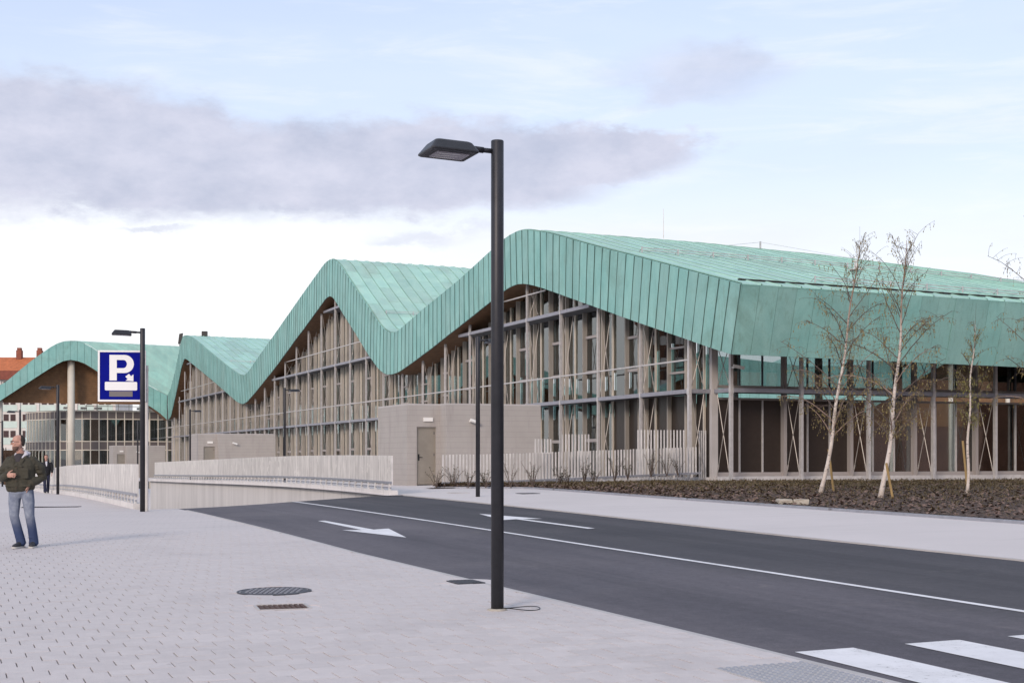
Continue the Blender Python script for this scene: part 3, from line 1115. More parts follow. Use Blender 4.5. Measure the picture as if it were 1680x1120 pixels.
# the side of the first gable that faces away, and the other away sides
for (a, b, nt_) in ((16.2, 23.9, 54), (23.95, 35.2, 17), (50.8, 81.0, 17), (115.6, 127.5, 17)):
    for i in range(nt_):
        t0 = -0.42 + i * 0.8
        strip_panel(a, b, t0, t0 + 0.8, 0, rnd.random(), rest)
# second gable: staggered trays
for i in range(17):
    t0 = -0.42 + i * 0.8
    s = 50.5
    s_ = s - rnd.uniform(0.9, 2.6)
    while s > 35.6:
        s_ = max(s_, 35.5)
        strip_panel(s_ + 0.022, s - 0.022, t0, t0 + 0.8, rnd.uniform(0, 0.014))
        s, s_ = s_, s_ - rnd.choice((2.3, 2.3, 2.9))
for i in range(17):
    t0 = -0.42 + i * 0.8
    s = 115.2
    s_ = s - rnd.uniform(1, 5)
    while s > 82:
        s_ = max(s_, 81.5)
        strip_panel(s_ + 0.02, s - 0.02, t0, t0 + 0.8, rnd.uniform(0, 0.01), rnd.random(), rest, 2.0)
        s, s_ = s_, s_ - 4.5
rest.obj('roof_trays', 'copper_roof', roof, stuff=True)

# snow guards: two thin pipes on brackets along each lit slope, and the dark gutter slot
for (s, ta, tb) in ((5.4, 0.8, 34), (40.0, 0.4, 13), (92.0, 0.4, 10), (-2.2, 4.0, 34)):
    mb = MB()
    n = int((tb - ta) / 1.6)
    for h in (0.10, 0.20):
        mb.tube([W(s, ta + (tb - ta) * i / n, top_z(s) - drop(s, ta + (tb - ta) * i / n) + h) for i in range(n + 1)], 0.018, 5)
    for i in range(n + 1):
        t = ta + (tb - ta) * i / n
        z = top_z(s) - drop(s, t)
        mb.bar(W(s, t, z), W(s, t, z + 0.25), 0.03, 0.05)
        mb.bar(W(s + 0.25, t, top_z(s + 0.25) - drop(s, t)), W(s, t, z + 0.2), 0.02, 0.03)
    mb.obj('snow_guard', 'steel', roof)
mb = MB()
for i in range(34):
    t0, t1 = 0.1 + i, 1.1 + i
    q4 = [W(-3.38, t0, 0), W(-3.38, t1, 0), W(-3.27, t1, 0), W(-3.27, t0, 0)]
    za, zb_ = top_z(-3.3) - drop(-3.3, t0) + 0.06, top_z(-3.3) - drop(-3.3, t1) + 0.06
    mb.hexa([(p.x, p.y, z - 0.05) for p, z in zip(q4, (za, zb_, zb_, za))] + [(p.x, p.y, z - 0.005) for p, z in zip(q4, (za, zb_, zb_, za))])
mb.obj('gutter', 'gutter_brown', roof)
# lightning rod, little vent, mast with wire
mb = MB()
p = W(8.5, 8.5, top_z(8.5) - 0.2)
p = W(14.5, 6.6, top_z(14.5))
mb.tube([p, p + Vector((0, 0, 1.45))], [0.022, 0.012], 5)
mb.obj('lightning_rod', 'steel', roof)
p = W(14.8, 12.2, top_z(14.8) - drop(14.8, 12.2))
mb = MB()
mb.bar(p, p + Vector((0, 0, 0.42)), 0.07)
mb.tube([p + Vector((0, 0, 0.38)), W(13, 9.2, top_z(13) - 0.1)], 0.008, 4)
mb.tube([p + Vector((0, 0, 0.38)), W(12, 17, top_z(12) - drop(12, 17))], 0.008, 4)
mb.obj('wire_mast', 'steel', roof)
p = W(3.6, 9.9, top_z(3.6) - drop(3.6, 9.9))
mb = MB()
mb.bar(p - Vector((0, 0, 0.2)), p + Vector((0, 0, 0.42)), 0.09)
mb.bar(p + Vector((0, 0, 0.42)), p + Vector((0, 0, 0.5)), 0.16)
mb.bar(p + Vector((0, 0, 0.08)), p + Vector((0, 0, 0.13)), 0.45)
mb.obj('roof_vent', 'concrete_pale', roof)
for (s, t, h) in ((117.5, -0.2, 2.6), (112.8, 0.4, 0.5)):
    mb = MB()
    p = W(s, t + 1.0, top_z(s))
    if h > 1:
        p = Vector((-41.0, 175.5, 15.0))
        mb.tube([p - Vector((0, 0, 1)), p + Vector((0, 0, 0.8))], 0.05, 5)
        mb.box(p + Vector((0.1, 0, 1.3)), (0.2, 0, 0.05), (0, 0.2, 0), (0.08, 0, 0.62))
        mb.tube([p + Vector((0.75, 0, -1)), p + Vector((0.75, 0, 0.5))], 0.03, 4)
        mb.tube([p + Vector((1.5, 0, -1)), p + Vector((1.5, 0, 0.3))], 0.03, 4)
    else:
        mb.box(p + Vector((0, 0, 0.25)), (0.3, 0, 0), (0, 0.2, 0), (0, 0, 0.28))
    mb.obj('roof_loudspeaker', 'black', roof)

# --- soffit (underside), with slats
mb = MB()
ss2 = [-3.8, -3.5] + [s for s in np.arange(-3.2, 127, 0.6)]


def lift(s, t):
    """the underside is hollowed behind the short-side eave"""
    if s > 3 or s < -3.65:
        return 0.0
    return 1.0 * min(1, max(0, t - 0.2) / 0.7) * min(1, (3 - s) / 2)  # hollow added so the short-side glass mirrors less of the dark underside


mb.grid([[W(s, t, bot_z(s) + 0.03 + lift(s, t)) for t in reversed([-0.44, 0.2, 0.9, 3, 10, 20, 32, 43.9])] for s in ss2 if s < 24])
mb.grid([[W(s, t, bot_z(s) + 0.03) for t in reversed([-0.44, 3, 8, 13.2])] for s in ss2 if s > 23])
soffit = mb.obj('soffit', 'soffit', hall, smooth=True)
mb = MB()
for s in np.arange(-3.7, 126.8, 0.16):
    if bot_z(s) < 0:
        continue
    z0, z1 = bot_z(s), bot_z(s + 0.11)
    t0, t1 = -0.43, (13.0 if s > 3 else 0.2)
    p = [W(s, t0, z0 - 0.005), W(s + 0.11, t0, z1 - 0.005), W(s + 0.11, t1, z1 - 0.005), W(s, t1, z0 - 0.005)]
    mb.add(p + [v + Vector((0, 0, 0.04)) for v in p], [(0, 1, 2, 3), (1, 0, 4, 5), (3, 2, 6, 7)], rnd.random())
mb.obj('soffit_slats', 'timber_slat', soffit, stuff=True)

# --- long facade: outer steel frame at t = 0, glass at t = 1
POST_S = []
for k in range(0, 33):
    Y = (5.649e-5 * k + 8.157e-4) * 2333 * 27.64
    POST_S.append((Y - 52.6) / 0.928 if k else 0.0)
L1, L2, L3 = 4.11, 8.13, 12.15
H1, H2 = 5.27, 9.30


def zfoot(s):
    return FLOOR - max(0, s) * 0.010


for k, s in enumerate(POST_S):
    mb = MB()
    mb.bar(W(s, 0, zfoot(s) - 0.3), W(s, 0, bot_z(s) + 0.02), (0.16 if k == 0 else 0.07), 0.11, side=D1)
    for zz in (L1, L2):
        if zz < bot_z(s):
            mb.bar(W(s, -0.012, zz - 0.12), W(s, -0.012, zz + 0.1), (0.18 if k == 0 else 0.095), 0.12, side=D1)
    mb.obj('post', 'steel', hall)


def level_runs(z, margin=0.15):
    """stretches of facade where height z lies under the soffit"""
    out_, cur = [], None
    for s in np.arange(0, 126, 0.1):
        ok = bot_z(s) > z + margin
        if ok and cur is None:
            cur = s
        if not ok and cur is not None:
            out_.append((cur, s))
            cur = None
    if cur is not None:
        out_.append((cur, 126))
    return out_


for z in (L1, L2, L3):
    for a, b in level_runs(z):
        mb = MB()
        if z == L1 and b > 60:
            b = 126
        n = 1
        mb.hexa([W(a, -0.055, z - 0.08), W(a, 0.02, z - 0.08), W(b, 0.02, z - 0.08), W(b, -0.055, z - 0.08),
                 W(a, -0.055, z + 0.07), W(a, 0.02, z + 0.07), W(b, 0.02, z + 0.07), W(b, -0.055, z + 0.07)])
        mb.obj('walkway_edge', 'steel_edge', hall)
        mb = MB()
        mb.hexa([W(a, 0.024, z - 0.06), W(a, 0.94, z - 0.06), W(b, 0.94, z - 0.06), W(b, 0.024, z - 0.06),
                 W(a, 0.024, z - 0.02), W(a, 0.94, z - 0.02), W(b, 0.94, z - 0.02), W(b, 0.024, z - 0.02)])
        mb.obj('walkway', 'steel_dark', hall)
for z in (H1, H2):
    for a, b in level_runs(z):
        mb = MB()
        mb.hexa([W(a, -0.03, z - 0.028), W(a, 0.03, z - 0.028), W(b, 0.03, z - 0.028), W(b, -0.03, z - 0.028),
                 W(a, -0.03, z + 0.028), W(a, 0.03, z + 0.028), W(b, 0.03, z + 0.028), W(b, -0.03, z + 0.028)])
        mb.obj('handrail', 'steel', hall)

# fins, glass and rods bay by bay
pane_n = 0
far_glass, far_rods, far_fins = MB(), MB(), MB()
for k in range(len(POST_S) - 1):
    s0, s1 = POST_S[k], POST_S[k + 1]
    far = k > 21
    Lb = s1 - s0
    pos = [0.13, 0.31 + rnd.uniform(-.05, .05), 0.50 + rnd.uniform(-.05, .05), 0.80 + rnd.uniform(-.04, .04)]
    near = k < 10
    edges = [s0 + Lb * f_ for f_ in pos]
    for i, s in enumerate(edges):
        depth = ((0.07, 0.17, 0.07, 0.19) if near else (0.11, 0.24, 0.10, 0.27))[i] * rnd.uniform(0.85, 1.15)
        wdt = 0.09
        mbx = MB()
        z0, z1 = zfoot(s) - 0.2, bot_z(s) + 0.02
        mbx.hexa([W(s, 0.985 - depth, z0), W(s, 0.985, z0), W(s + wdt, 0.985, z0), W(s + wdt, 0.985 - depth, z0),
                  W(s, 0.985 - depth, z1), W(s, 0.985, z1), W(s + wdt, 0.985, bot_z(s + wdt)), W(s + wdt, 0.985 - depth, bot_z(s + wdt))])
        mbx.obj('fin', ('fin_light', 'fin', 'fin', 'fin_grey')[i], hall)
    ed = edges + [s1 + (POST_S[k + 2] - s1 if k + 2 < len(POST_S) else Lb) * pos[0]]
    if k == 0:
        ed = [0.02] + ed
    for i in range(len(ed) - 1):
        a, b = ed[i] + 0.09, ed[i + 1]
        if k == 0 and i == 0:
            a = 0.1
        zmax = min(bot_z(a), bot_z(b))
        lv = [zfoot(s0) - 0.1, L1, L2, L3, 20]
        for j in range(4):
            z0, z1 = lv[j] + (0.06 if j else 0), min(lv[j + 1] - 0.06, zmax)
            if z1 - z0 < 0.25:
                continue
            if j == 0 and k <= 1:      # brown screens behind the ground-floor glass at the corner
                m_ = MB()
                m_.hexa([W(a, 1.0, z0), W(a, 1.03, z0), W(b, 1.03, z0), W(b, 1.0, z0), W(a, 1.0, z1), W(a, 1.03, z1), W(b, 1.03, z1), W(b, 1.0, z1)])
                m_.obj('screen_panel', 'screen', hall)
                continue
            if z1 >= zmax - 0.01:      # top pane follows the soffit
                za, zb_ = bot_z(a) + 0.03, bot_z(b) + 0.03
            else:
                za = zb_ = z1
            tgt = MB() if pane_n < 290 else far_glass
            tl = rnd.uniform(-0.006, 0.006)
            tgt.hexa([W(a, 1.0 + tl, z0), W(a, 1.02 + tl, z0), W(b, 1.02 - tl, z0), W(b, 1.0 - tl, z0), W(a, 1.0 + tl, za), W(a, 1.02 + tl, za), W(b, 1.02 - tl, zb_), W(b, 1.0 - tl, zb_)])
            if pane_n < 290:
                tgt.obj('glass_pane', 'glass', hall)
            pane_n += 1
            # opening light with its own frame in one gap of each bay
            if i == (2 if k else 3) and j in (0, 1) and k < 22 and z1 - z0 > 2.4:
                for (fa, fb) in ((0.30, 0.335), (0.70, 0.73)) if j == 1 else ((0.50, 0.54),):
                    m_ = MB()
                    zz0, zz1 = z0 + (z1 - z0) * fa, z0 + (z1 - z0) * fb
                    m_.hexa([W(a, 0.90, zz0), W(a, 0.99, zz0), W(b, 0.99, zz0), W(b, 0.90, zz0), W(a, 0.90, zz1), W(a, 0.99, zz1), W(b, 0.99, zz1), W(b, 0.90, zz1)])
                    m_.obj('window_bar', 'window_frame', hall)
far_glass.obj('far_panes', 'glass', hall, stuff=True)
for k, s in enumerate(POST_S):
    lv = [zfoot(s), L1, L2, L3, 20]
    for j in range(4):
        z0, z1 = lv[j] + 0.1, min(lv[j + 1] - 0.1, bot_z(s) - 0.05)
        if z1 - z0 < 1.0:
            continue
        for sg in (0, 1):
            tgt = MB() if k < 22 else far_rods
            p0, p1 = (0.08, 0.62) if sg else (0.62, 0.08)
            tgt.tube([W(s + 0.02 * sg, p0, z0), W(s + 0.02 * sg, p1, z1)], 0.015, 5)
            e = Vector(W(s + 0.02 * sg, p0 + (p1 - p0) * 0.12, z0 + (z1 - z0) * 0.12))
            e2 = Vector(W(s + 0.02 * sg, p0 + (p1 - p0) * 0.17, z0 + (z1 - z0) * 0.17))
            tgt.tube([e, e2], 0.028, 6)
            if k < 22:
                tgt.obj('brace_rod', 'rod', hall)
    # transverse arm carrying the walkway
    for zz in (L1, L2, L3):
        if zz < bot_z(s) - 0.1:
            far_fins.bar(W(s, 0.06, zz), W(s, 0.97, zz), 0.09, 0.07)
far_rods.obj('far_rods', 'rod', hall, stuff=True)
far_fins.obj('walkway_arms', 'steel', hall, stuff=True)

for i in range(7):
    s = 127.3 + 3.9 * i
    m_ = MB()
    m_.bar(W(s, 0, -1.5), W(s, 0, 10.5), 0.11, 0.13, side=D1)
    m_.obj('post', 'steel', hall)
    for j in range(4):
        sf = s + 0.4 + j * 0.95
        m_ = MB()
        m_.bar(W(sf, 0.8, -1.5), W(sf, 0.8, 10.5), 0.09, 0.40, side=D1)
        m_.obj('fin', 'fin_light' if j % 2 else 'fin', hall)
m_ = MB()
m_.bar(W(126.1, 1.0, 4.5), W(154, 1.0, 4.5), 12.0, 0.03)
m_.obj('end_glazing', 'glass', hall)
for zz in (L1, H1, L2):
    m_ = MB()
    m_.bar(W(126.1, -0.02, zz), W(154, -0.02, zz), 0.12, 0.07)
    m_.obj('walkway_edge', 'steel', hall)

# sill and plinth of the long facade
mb = MB()
mb.hexa([W(0, 0.7, zfoot(0) - 0.5), W(0, 1.1, zfoot(0) - 0.5), W(125, 1.1, zfoot(125) - 1.0), W(125, 0.7, zfoot(125) - 1.0),
         W(0, 0.7, zfoot(0) + 0.12), W(0, 1.1, zfoot(0) + 0.12), W(125, 1.1, zfoot(125) + 0.12), W(125, 0.7, zfoot(125) + 0.12)])
mb.obj('plinth', 'concrete', hall)

# --- corner: broad column with end walkways
mb = MB()
c0 = W(0.0, 1.0, 0)
mb.block(W(0.02, 0.86, 0), W(-0.16, 0.86, 0), W(-0.16, 1.12, 0), W(0.02, 1.12, 0), FLOOR - 0.3, bot_z(0) + 0.05)
mb.obj('corner_column', 'concrete', hall)
mb = MB()
mb.bar(W(0.0, 0.07, L1), W(0.0, 0.855, L1), 0.15, 0.10)
mb.obj('walkway_edge', 'steel_edge', hall)
mb = MB()
mb.bar(W(-1.24, 1.0, L1), W(-0.165, 1.0, L1), 0.15, 0.10)
mb.obj('walkway_edge', 'steel_edge', hall)

# --- short facade facing the planting bed: outer frame at s = -1.3, glass at s = 0
RT = [1.0 + 3.0 * j for j in range(9)]
RS = -1.3
for j, t in enumerate(RT):
    mb = MB()
    mb.bar(W(RS, t, FLOOR - 0.3), W(RS, t, bot_z(RS) + 0.03), 0.14, 0.11, side=D1)
    mb.bar(W(RS - 0.012, t, L1 - 0.12), W(RS - 0.012, t, L1 + 0.1), 0.14, 0.135, side=D1)
    mb.obj('post', 'steel', hall)
    mb = MB()
    mb.bar(W(-0.12, t, FLOOR - 0.2), W(-0.12, t, bot_z(0)), 0.22, 0.14, side=D1)
    if j:
        mb.obj('inner_post', 'window_frame', hall)
    for z0, z1 in ((FLOOR + 0.1, L1 - 0.1), (L1 + 0.1, bot_z(-1) - 0.1)):
        for sg in (0, 1):
            m_ = MB()
            p0, p1 = (RS + 0.1, -0.28) if sg else (-0.28, RS + 0.1)
            m_.tube([W(p0, t + 0.02 * sg, z0), W(p1, t + 0.02 * sg, z1)], 0.015, 5)
            m_.tube([W(p0 + (p1 - p0) * 0.10, t + 0.02 * sg, z0 + (z1 - z0) * 0.10), W(p0 + (p1 - p0) * 0.15, t + 0.02 * sg, z0 + (z1 - z0) * 0.15)], 0.028, 6)
            m_.obj('brace_rod', 'rod', hall)
mb = MB()
mb.hexa([W(RS + 0.05, 1.0, L1 - 0.08), W(RS - 0.055, 1.0, L1 - 0.08), W(RS - 0.055, 26, L1 - 0.08), W(RS + 0.05, 26, L1 - 0.08),
         W(RS + 0.05, 1.0, L1 + 0.07), W(RS - 0.055, 1.0, L1 + 0.07), W(RS - 0.055, 26, L1 + 0.07), W(RS + 0.05, 26, L1 + 0.07)])
mb.obj('walkway_edge', 'steel_edge', hall)
mb = MB()
mb.hexa([W(-0.06, 1.0, L1 - 0.06), W(RS + 0.054, 1.0, L1 - 0.06), W(RS + 0.054, 26, L1 - 0.06), W(-0.06, 26, L1 - 0.06),
         W(-0.06, 1.0, L1 - 0.02), W(RS + 0.054, 1.0, L1 - 0.02), W(RS + 0.054, 26, L1 - 0.02), W(-0.06, 26, L1 - 0.02)])
mb.obj('walkway', 'steel_dark', hall)
for z0, z1, w_ in ((L1 + 0.13, L1 + 0.24, 0.14), (L1 - 0.30, L1 - 0.22, 0.10), (FLOOR + 0.16, FLOOR + 0.30, 0.14)):
    mb = MB()
    mb.hexa([W(0.03, 1.13, z0), W(0.03 - w_, 1.13, z0), W(0.03 - w_, 26, z0), W(0.03, 26, z0), W(0.03, 1.13, z1), W(0.03 - w_, 1.13, z1), W(0.03 - w_, 26, z1), W(0.03, 26, z1)])
    mb.obj('transom', 'window_frame', hall)
mb = MB()
mb.hexa([W(0.3, 1.0, FLOOR - 0.6), W(-0.3, 1.0, FLOOR - 0.6), W(-0.3, 26, FLOOR - 0.6), W(0.3, 26, FLOOR - 0.6), W(0.3, 1.0, FLOOR + 0.155), W(-0.3, 1.0, FLOOR + 0.155), W(-0.3, 26, FLOOR + 0.155), W(0.3, 26, FLOOR + 0.155)])
mb.obj('sill_beam', 'steel', hall)
mb = MB()
mb.hexa([W(-0.3, 0.9, FLOOR - 0.6), W(RS - 0.35, 0.9, FLOOR - 0.6), W(RS - 0.35, 26, FLOOR - 0.6), W(-0.3, 26, FLOOR - 0.6), W(-0.3, 0.9, FLOOR - 0.06), W(RS - 0.35, 0.9, FLOOR - 0.06), W(RS - 0.35, 26, FLOOR - 0.06), W(-0.3, 26, FLOOR - 0.06)])
mb.obj('plinth', 'concrete_pale', hall)
for i in range(25):
    t0, t1 = 1.13 + i, 1.13 + i + 1.0
    for j, (z0, z1) in enumerate(((FLOOR + 0.30, L1 - 0.30), (L1 + 0.24, bot_z(0) - 0.0))):
        if j == 1 and i % 1:
            continue
        m_ = MB()
        tl = rnd.uniform(-0.005, 0.005)
        if j == 0 and i < 6:
            m_.hexa([W(0.02, t0, z0), W(0, t0, z0), W(0, t1 - 0.045, z0), W(0.02, t1 - 0.045, z0), W(0.02, t0, z1), W(0, t0, z1), W(0, t1 - 0.045, z1), W(0.02, t1 - 0.045, z1)])
            m_.obj('screen_panel', 'screen', hall)
            m_ = MB()
            m_.bar(W(-0.03, t1 - 0.022, z0), W(-0.03, t1 - 0.022, z1), 0.09, 0.045, side=D1)
            m_.obj('mullion', 'steel', hall)
            continue
        m_.hexa([W(0.02 + tl, t0, z0), W(tl, t0, z0), W(-tl, t1 - 0.045, z0), W(0.02 - tl, t1 - 0.045, z0), W(0.02 + tl, t0, z1), W(tl, t0, z1), W(-tl, t1 - 0.045, z1), W(0.02 - tl, t1 - 0.045, z1)])
        m_.obj('glass_pane', 'glass', hall)
        m_ = MB()
        m_.bar(W(-0.03, t1 - 0.022, z0), W(-0.03, t1 - 0.022, z1), 0.09, 0.045, side=D1)
        m_.obj('mullion', 'steel' if j == 0 else 'steel_dark', hall)

# interior: floors, back walls, columns
mb = MB()
mb.hexa([W(0.3, 1.15, FLOOR - 2.2), W(0.3, 30, FLOOR - 2.2), W(125, 30, FLOOR - 2.2), W(125, 1.15, FLOOR - 2.2), W(0.3, 1.15, FLOOR), W(0.3, 30, FLOOR), W(125, 30, FLOOR - 0.9), W(125, 1.15, FLOOR - 0.9)])
mb.obj('floor_slab', 'interior_floor', hall)
mb = MB()
mb.hexa([W(2.0, 9.0, FLOOR), W(2.0, 9.2, FLOOR), W(125, 9.2, FLOOR - 0.9), W(125, 9.0, FLOOR - 0.9), W(2.0, 9.0, 3.9), W(2.0, 9.2, 3.9), W(125, 9.2, 3.9), W(125, 9.0, 3.9)])
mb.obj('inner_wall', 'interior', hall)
mb = MB()
mb.hexa([W(50, 9.3, FLOOR), W(50, 13.0, FLOOR), W(50.2, 13.0, FLOOR), W(50.2, 9.3, FLOOR), W(50, 9.3, 12), W(50, 13.0, 12), W(50.2, 13.0, 12), W(50.2, 9.3, 12)])
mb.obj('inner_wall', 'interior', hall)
for i in range(7):
    mb = MB()
    mb.tube([W(3.5, 4 + i * 4, FLOOR), W(3.5, 4 + i * 4, 6.5)], 0.16, 10)
    mb.obj('inner_column', 'concrete_pale', hall, smooth=True)
for i, (s_, t_) in enumerate(((5, 10.5), (5, 13.5), (7, 12))):
    mb = MB()
    mb.tube([W(s_, t_, 5.6), W(s_, t_, 5.75)], [0.16, 0.05], 8)
    mb.obj('ceiling_lamp', 'white_plastic', hall)

# cameras on the corner post
mb = MB()
p = W(RS - 0.08, 1.0, 4.92)
mb.bar(p, p - D1 * 0.16, 0.05)
q_ = p - D1 * 0.18
mb.bar(q_ + Vector((-0.05, 0, 0.05)), q_ + D2 * 0.34 - D1 * 0.1 + Vector((0, 0, -0.03)), 0.11, 0.10)
mb.obj('security_camera', 'white_plastic', hall)

# ================================================================== FAR WING
VX, VY = W(127.6, T_OUT, 0).x, W(127.6, T_OUT, 0).y


def F(t, d, z):
    """t metres to the left of the valley, d metres behind the front"""
    return Vector((VX - 0.928 * t - 0.372 * d, VY - 0.372 * t + 0.928 * d, z))


FT = [(0, 9.05), (1.3, 9.75), (3, 10.7), (9.2, 14.9), (10.3, 15.25), (11.2, 15.35), (12.0, 15.25), (13, 14.8), (15.5, 12.9), (18.6, 10.1), (19.6, 9.65), (22, 9.55), (27, 9.6), (30, 11.2), (38, 15.1), (40, 15.3), (42, 14.9), (52, 10.3), (56, 9.6), (60, 10.4), (70, 15.2), (72, 15.3), (74, 14.8), (84, 10.2), (88, 9.6), (92, 10.5), (102, 15.2), (104, 15.2), (112, 12)]
FB = [(0, 6.1), (0.9, 7.0), (2.6, 8.1), (9.6, 12.75), (10.9, 13.1), (11.5, 13.1), (12.3, 12.8), (13.8, 11.8), (18.9, 8.2), (19.5, 7.75), (22, 7.65), (27, 7.6), (30.5, 8.8), (38, 12.6), (40, 13.0), (42, 12.6), (52, 8.0), (56, 7.3), (60, 8.1), (70, 12.8), (72, 13.0), (74, 12.5), (84, 7.9), (88, 7.3), (92, 8.2), (102, 12.9), (104, 12.9), (112, 9.7)]
FTS, FTZ = smooth_poly(FT, 0.1, 1.1)
FBS, FBZ = smooth_poly(FB, 0.1, 1.1)
ftz = lambda t: float(np.interp(t, FTS, FTZ))
fbz = lambda t: float(np.interp(t, FBS, FBZ))
wing = thing('market_wing', 'far wing of the market with a green copper arch over a brown timber gable', 'market hall', F(20, 5, 0))
mb = MB()
us = fr(0.05, 111.5, 140)
mb.grid([[F(t, 0.06, fbz(t)) for t in us][::-1], [F(t, 0.06, ftz(t)) for t in us][::-1]])
wf = mb.obj('fascia', 'seam_dark', wing)
for i in range(140):
    t0, t1 = us[i] + 0.015, us[i + 1] - 0.015
    mb = MB()
    fr_ = [F(t0, 0, fbz(t0)), F(t0, 0, ftz(t0)), F(t1, 0, ftz(t1)), F(t1, 0, fbz(t1))]
    mb.add(fr_ + [p + D1 * 0.05 for p in fr_], [(3, 2, 1, 0), (0, 1, 5, 4), (1, 2, 6, 5), (2, 3, 7, 6), (3, 0, 4, 7)])
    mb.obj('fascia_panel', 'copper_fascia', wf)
# roof behind the arch runs back and to the right
RD = Vector((0.78, 0.626, 0))


def FR(t, d, z):
    p = F(t, 0, z)
    if t > 11.25:
        d = min(d, 2.4)
        return Vector((p.x + D1.x * d, p.y + D1.y * d, z))
    return Vector((p.x + RD.x * d, p.y + RD.y * d, z))


mb = MB()
ts_ = [t for t in fr(0, 111.5, 150)]
mb.grid([[FR(t, d, ftz(t) + 0.01) for d in (0.06, 4, 8, 12, 17, 24)] for t in ts_])
wr = mb.obj('roof', 'copper_roof', wing)
mb = MB()
for i in range(22):
    d0 = 0.1 + i * 0.95
    t1 = 11.0
    while t1 > 0.3:
        t0 = max(0.1, t1 - rnd.uniform(2.6, 4.2))
        k = 5
        row = [[FR(t0 + (t1 - t0) * e / k, d0 + 0.03, ftz(t0 + (t1 - t0) * e / k) + 0.03), FR(t0 + (t1 - t0) * e / k, d0 + 0.90, ftz(t0 + (t1 - t0) * e / k) + 0.03)] for e in range(k + 1)]
        mb.grid([r[::-1] for r in row], rnd.random())
        t1 = t0 - 0.05
mb.obj('roof_trays', 'copper_roof', wr, stuff=True)
# brown timber gables set back under the arches
for (ta, tb) in ((0.5, 19.3), (27.5, 55), (56.5, 87)):
    mb = MB()
    n = 30
    zlow = 8.05
    tq = [t for t in fr(ta, tb, 60) if fbz(t) > zlow + 0.02]
    mb.grid([[F(t, 2.6, zlow) for t in tq][::-1], [F(t, 2.6, fbz(t) + 0.05) for t in tq][::-1]])
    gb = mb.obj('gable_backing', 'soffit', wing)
    bd = MB()
    z = zlow
    while z < 13.2:
        ins = [t for t in fr(ta, tb, 200) if fbz(t) > z + 0.2]
        if len(ins) > 2:
            bd.hexa([F(ins[-1], 2.52, z), F(ins[0], 2.52, z), F(ins[0], 2.58, z), F(ins[-1], 2.58, z), F(ins[-1], 2.52, z + 0.2), F(ins[0], 2.52, z + 0.2), F(ins[0], 2.58, z + 0.2), F(ins[-1], 2.58, z + 0.2)], rnd.random())
        z += 0.24
    bd.obj('boards', 'gable_wood', gb, stuff=True)
mb = MB()
mb.grid([[F(t, d, fbz(t) + 0.04) for d in (2.6, 0.05)] for t in ts_])
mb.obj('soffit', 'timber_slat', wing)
for t, r_ in ((11.0, 0.42), (18.9, 0.30), (27.5, 0.3), (40, 0.42), (56, 0.3)):
    p = F(t, 1.2, 0)
    mb = MB()
    mb.tube([(p.x, p.y, -2.5), (p.x, p.y, fbz(t) + 0.05)], r_, 16)
    mb.tube([(p.x, p.y, 3.4), (p.x, p.y, 3.5)], r_ + 0.03, 16)
    mb.obj('column', 'tan_column', wing, smooth=True)

# ---- glazed pavilion under the arch
pav = thing('glass_pavilion', 'glazed pavilion with grey spandrels under the far timber gable', 'pavilion', F(8, 8, -1.5))
plan = [F(-1.5, 4.5, 0)]
for i in range(9):
    plan.append(F(-1.5 + 1.0 * (i + 1), 4.5, 0))
p = plan[-1].copy()
ang = math.atan2(-0.372, -0.928)
for i in range(7):
    ang -= R(9)
    p = p + Vector((math.cos(ang), math.sin(ang), 0)) * 1.0
    plan.append(p.copy())
for i in range(8):
    ang -= R(2)
    p = p + Vector((math.cos(ang), math.sin(ang), 0)) * 1.0
    plan.append(p.copy())
PZ = [-2.2, 2.55, 3.6, 6.3, 7.25]
for i in range(len(plan) - 1):
    a, b = plan[i], plan[i + 1]
    d = (b - a).normalized()
    nrm = Vector((d.y, -d.x, 0))
    if nrm.y > 0:
        nrm = -nrm
    for j in range(4):
        z0, z1 = PZ[j], PZ[j + 1]
        m_ = MB()
        aa_, bb_ = a + d * 0.05, b - d * 0.05
        m_.hexa([(bb_.x, bb_.y, z0 + .05), (aa_.x, aa_.y, z0 + .05), (aa_.x - nrm.x * .03, aa_.y - nrm.y * .03, z0 + .05), (bb_.x - nrm.x * .03, bb_.y - nrm.y * .03, z0 + .05),
                 (bb_.x, bb_.y, z1 - .05), (aa_.x, aa_.y, z1 - .05), (aa_.x - nrm.x * .03, aa_.y - nrm.y * .03, z1 - .05), (bb_.x - nrm.x * .03, bb_.y - nrm.y * .03, z1 - .05)])
        mm = 'spandrel' if j in (1, 3) else 'glass'
        if i == 3 and j == 2:
            mm = 'white_plastic'
        m_.obj('spandrel_panel' if j in (1, 3) else 'glass_pane', mm, pav)
    m_ = MB()
    m_.bar((a.x, a.y, -2.2), (a.x, a.y, 7.3), 0.11)
    m_.obj('mullion', 'mullion', pav)
    for z in PZ[1:]:
        m_ = MB()
        m_.bar((a.x + nrm.x * .03, a.y + nrm.y * .03, z), (b.x + nrm.x * .03, b.y + nrm.y * .03, z), 0.10, 0.12)
        m_.obj('transom', 'mullion', pav)
mb = MB()
top = [(p_.x, p_.y, 7.36) for p_ in plan]
bk = [F(9, 16, 7.36), F(-1.5, 16, 7.36)]
mb.add(top + [tuple(q_) for q_ in bk], [tuple(reversed(range(len(top) + 2)))])
mb.obj('roof', 'concrete', pav)
mb = MB()
cen = F(5, 10, 0)
inner = [Vector((cen.x + (p_.x - cen.x) * 0.7, cen.y + (p_.y - cen.y) * 0.7, 0)) for p_ in plan]
mb.grid([[(q_.x, q_.y, -2.2) for q_ in inner], [(q_.x, q_.y, 7.2) for q_ in inner]])
mb.obj('inner_wall', 'interior', pav)
mb = MB()
for z in (7.9, 8.25):
    mb.bar(F(-1.5, 6, z), F(9, 6, z), 0.08)
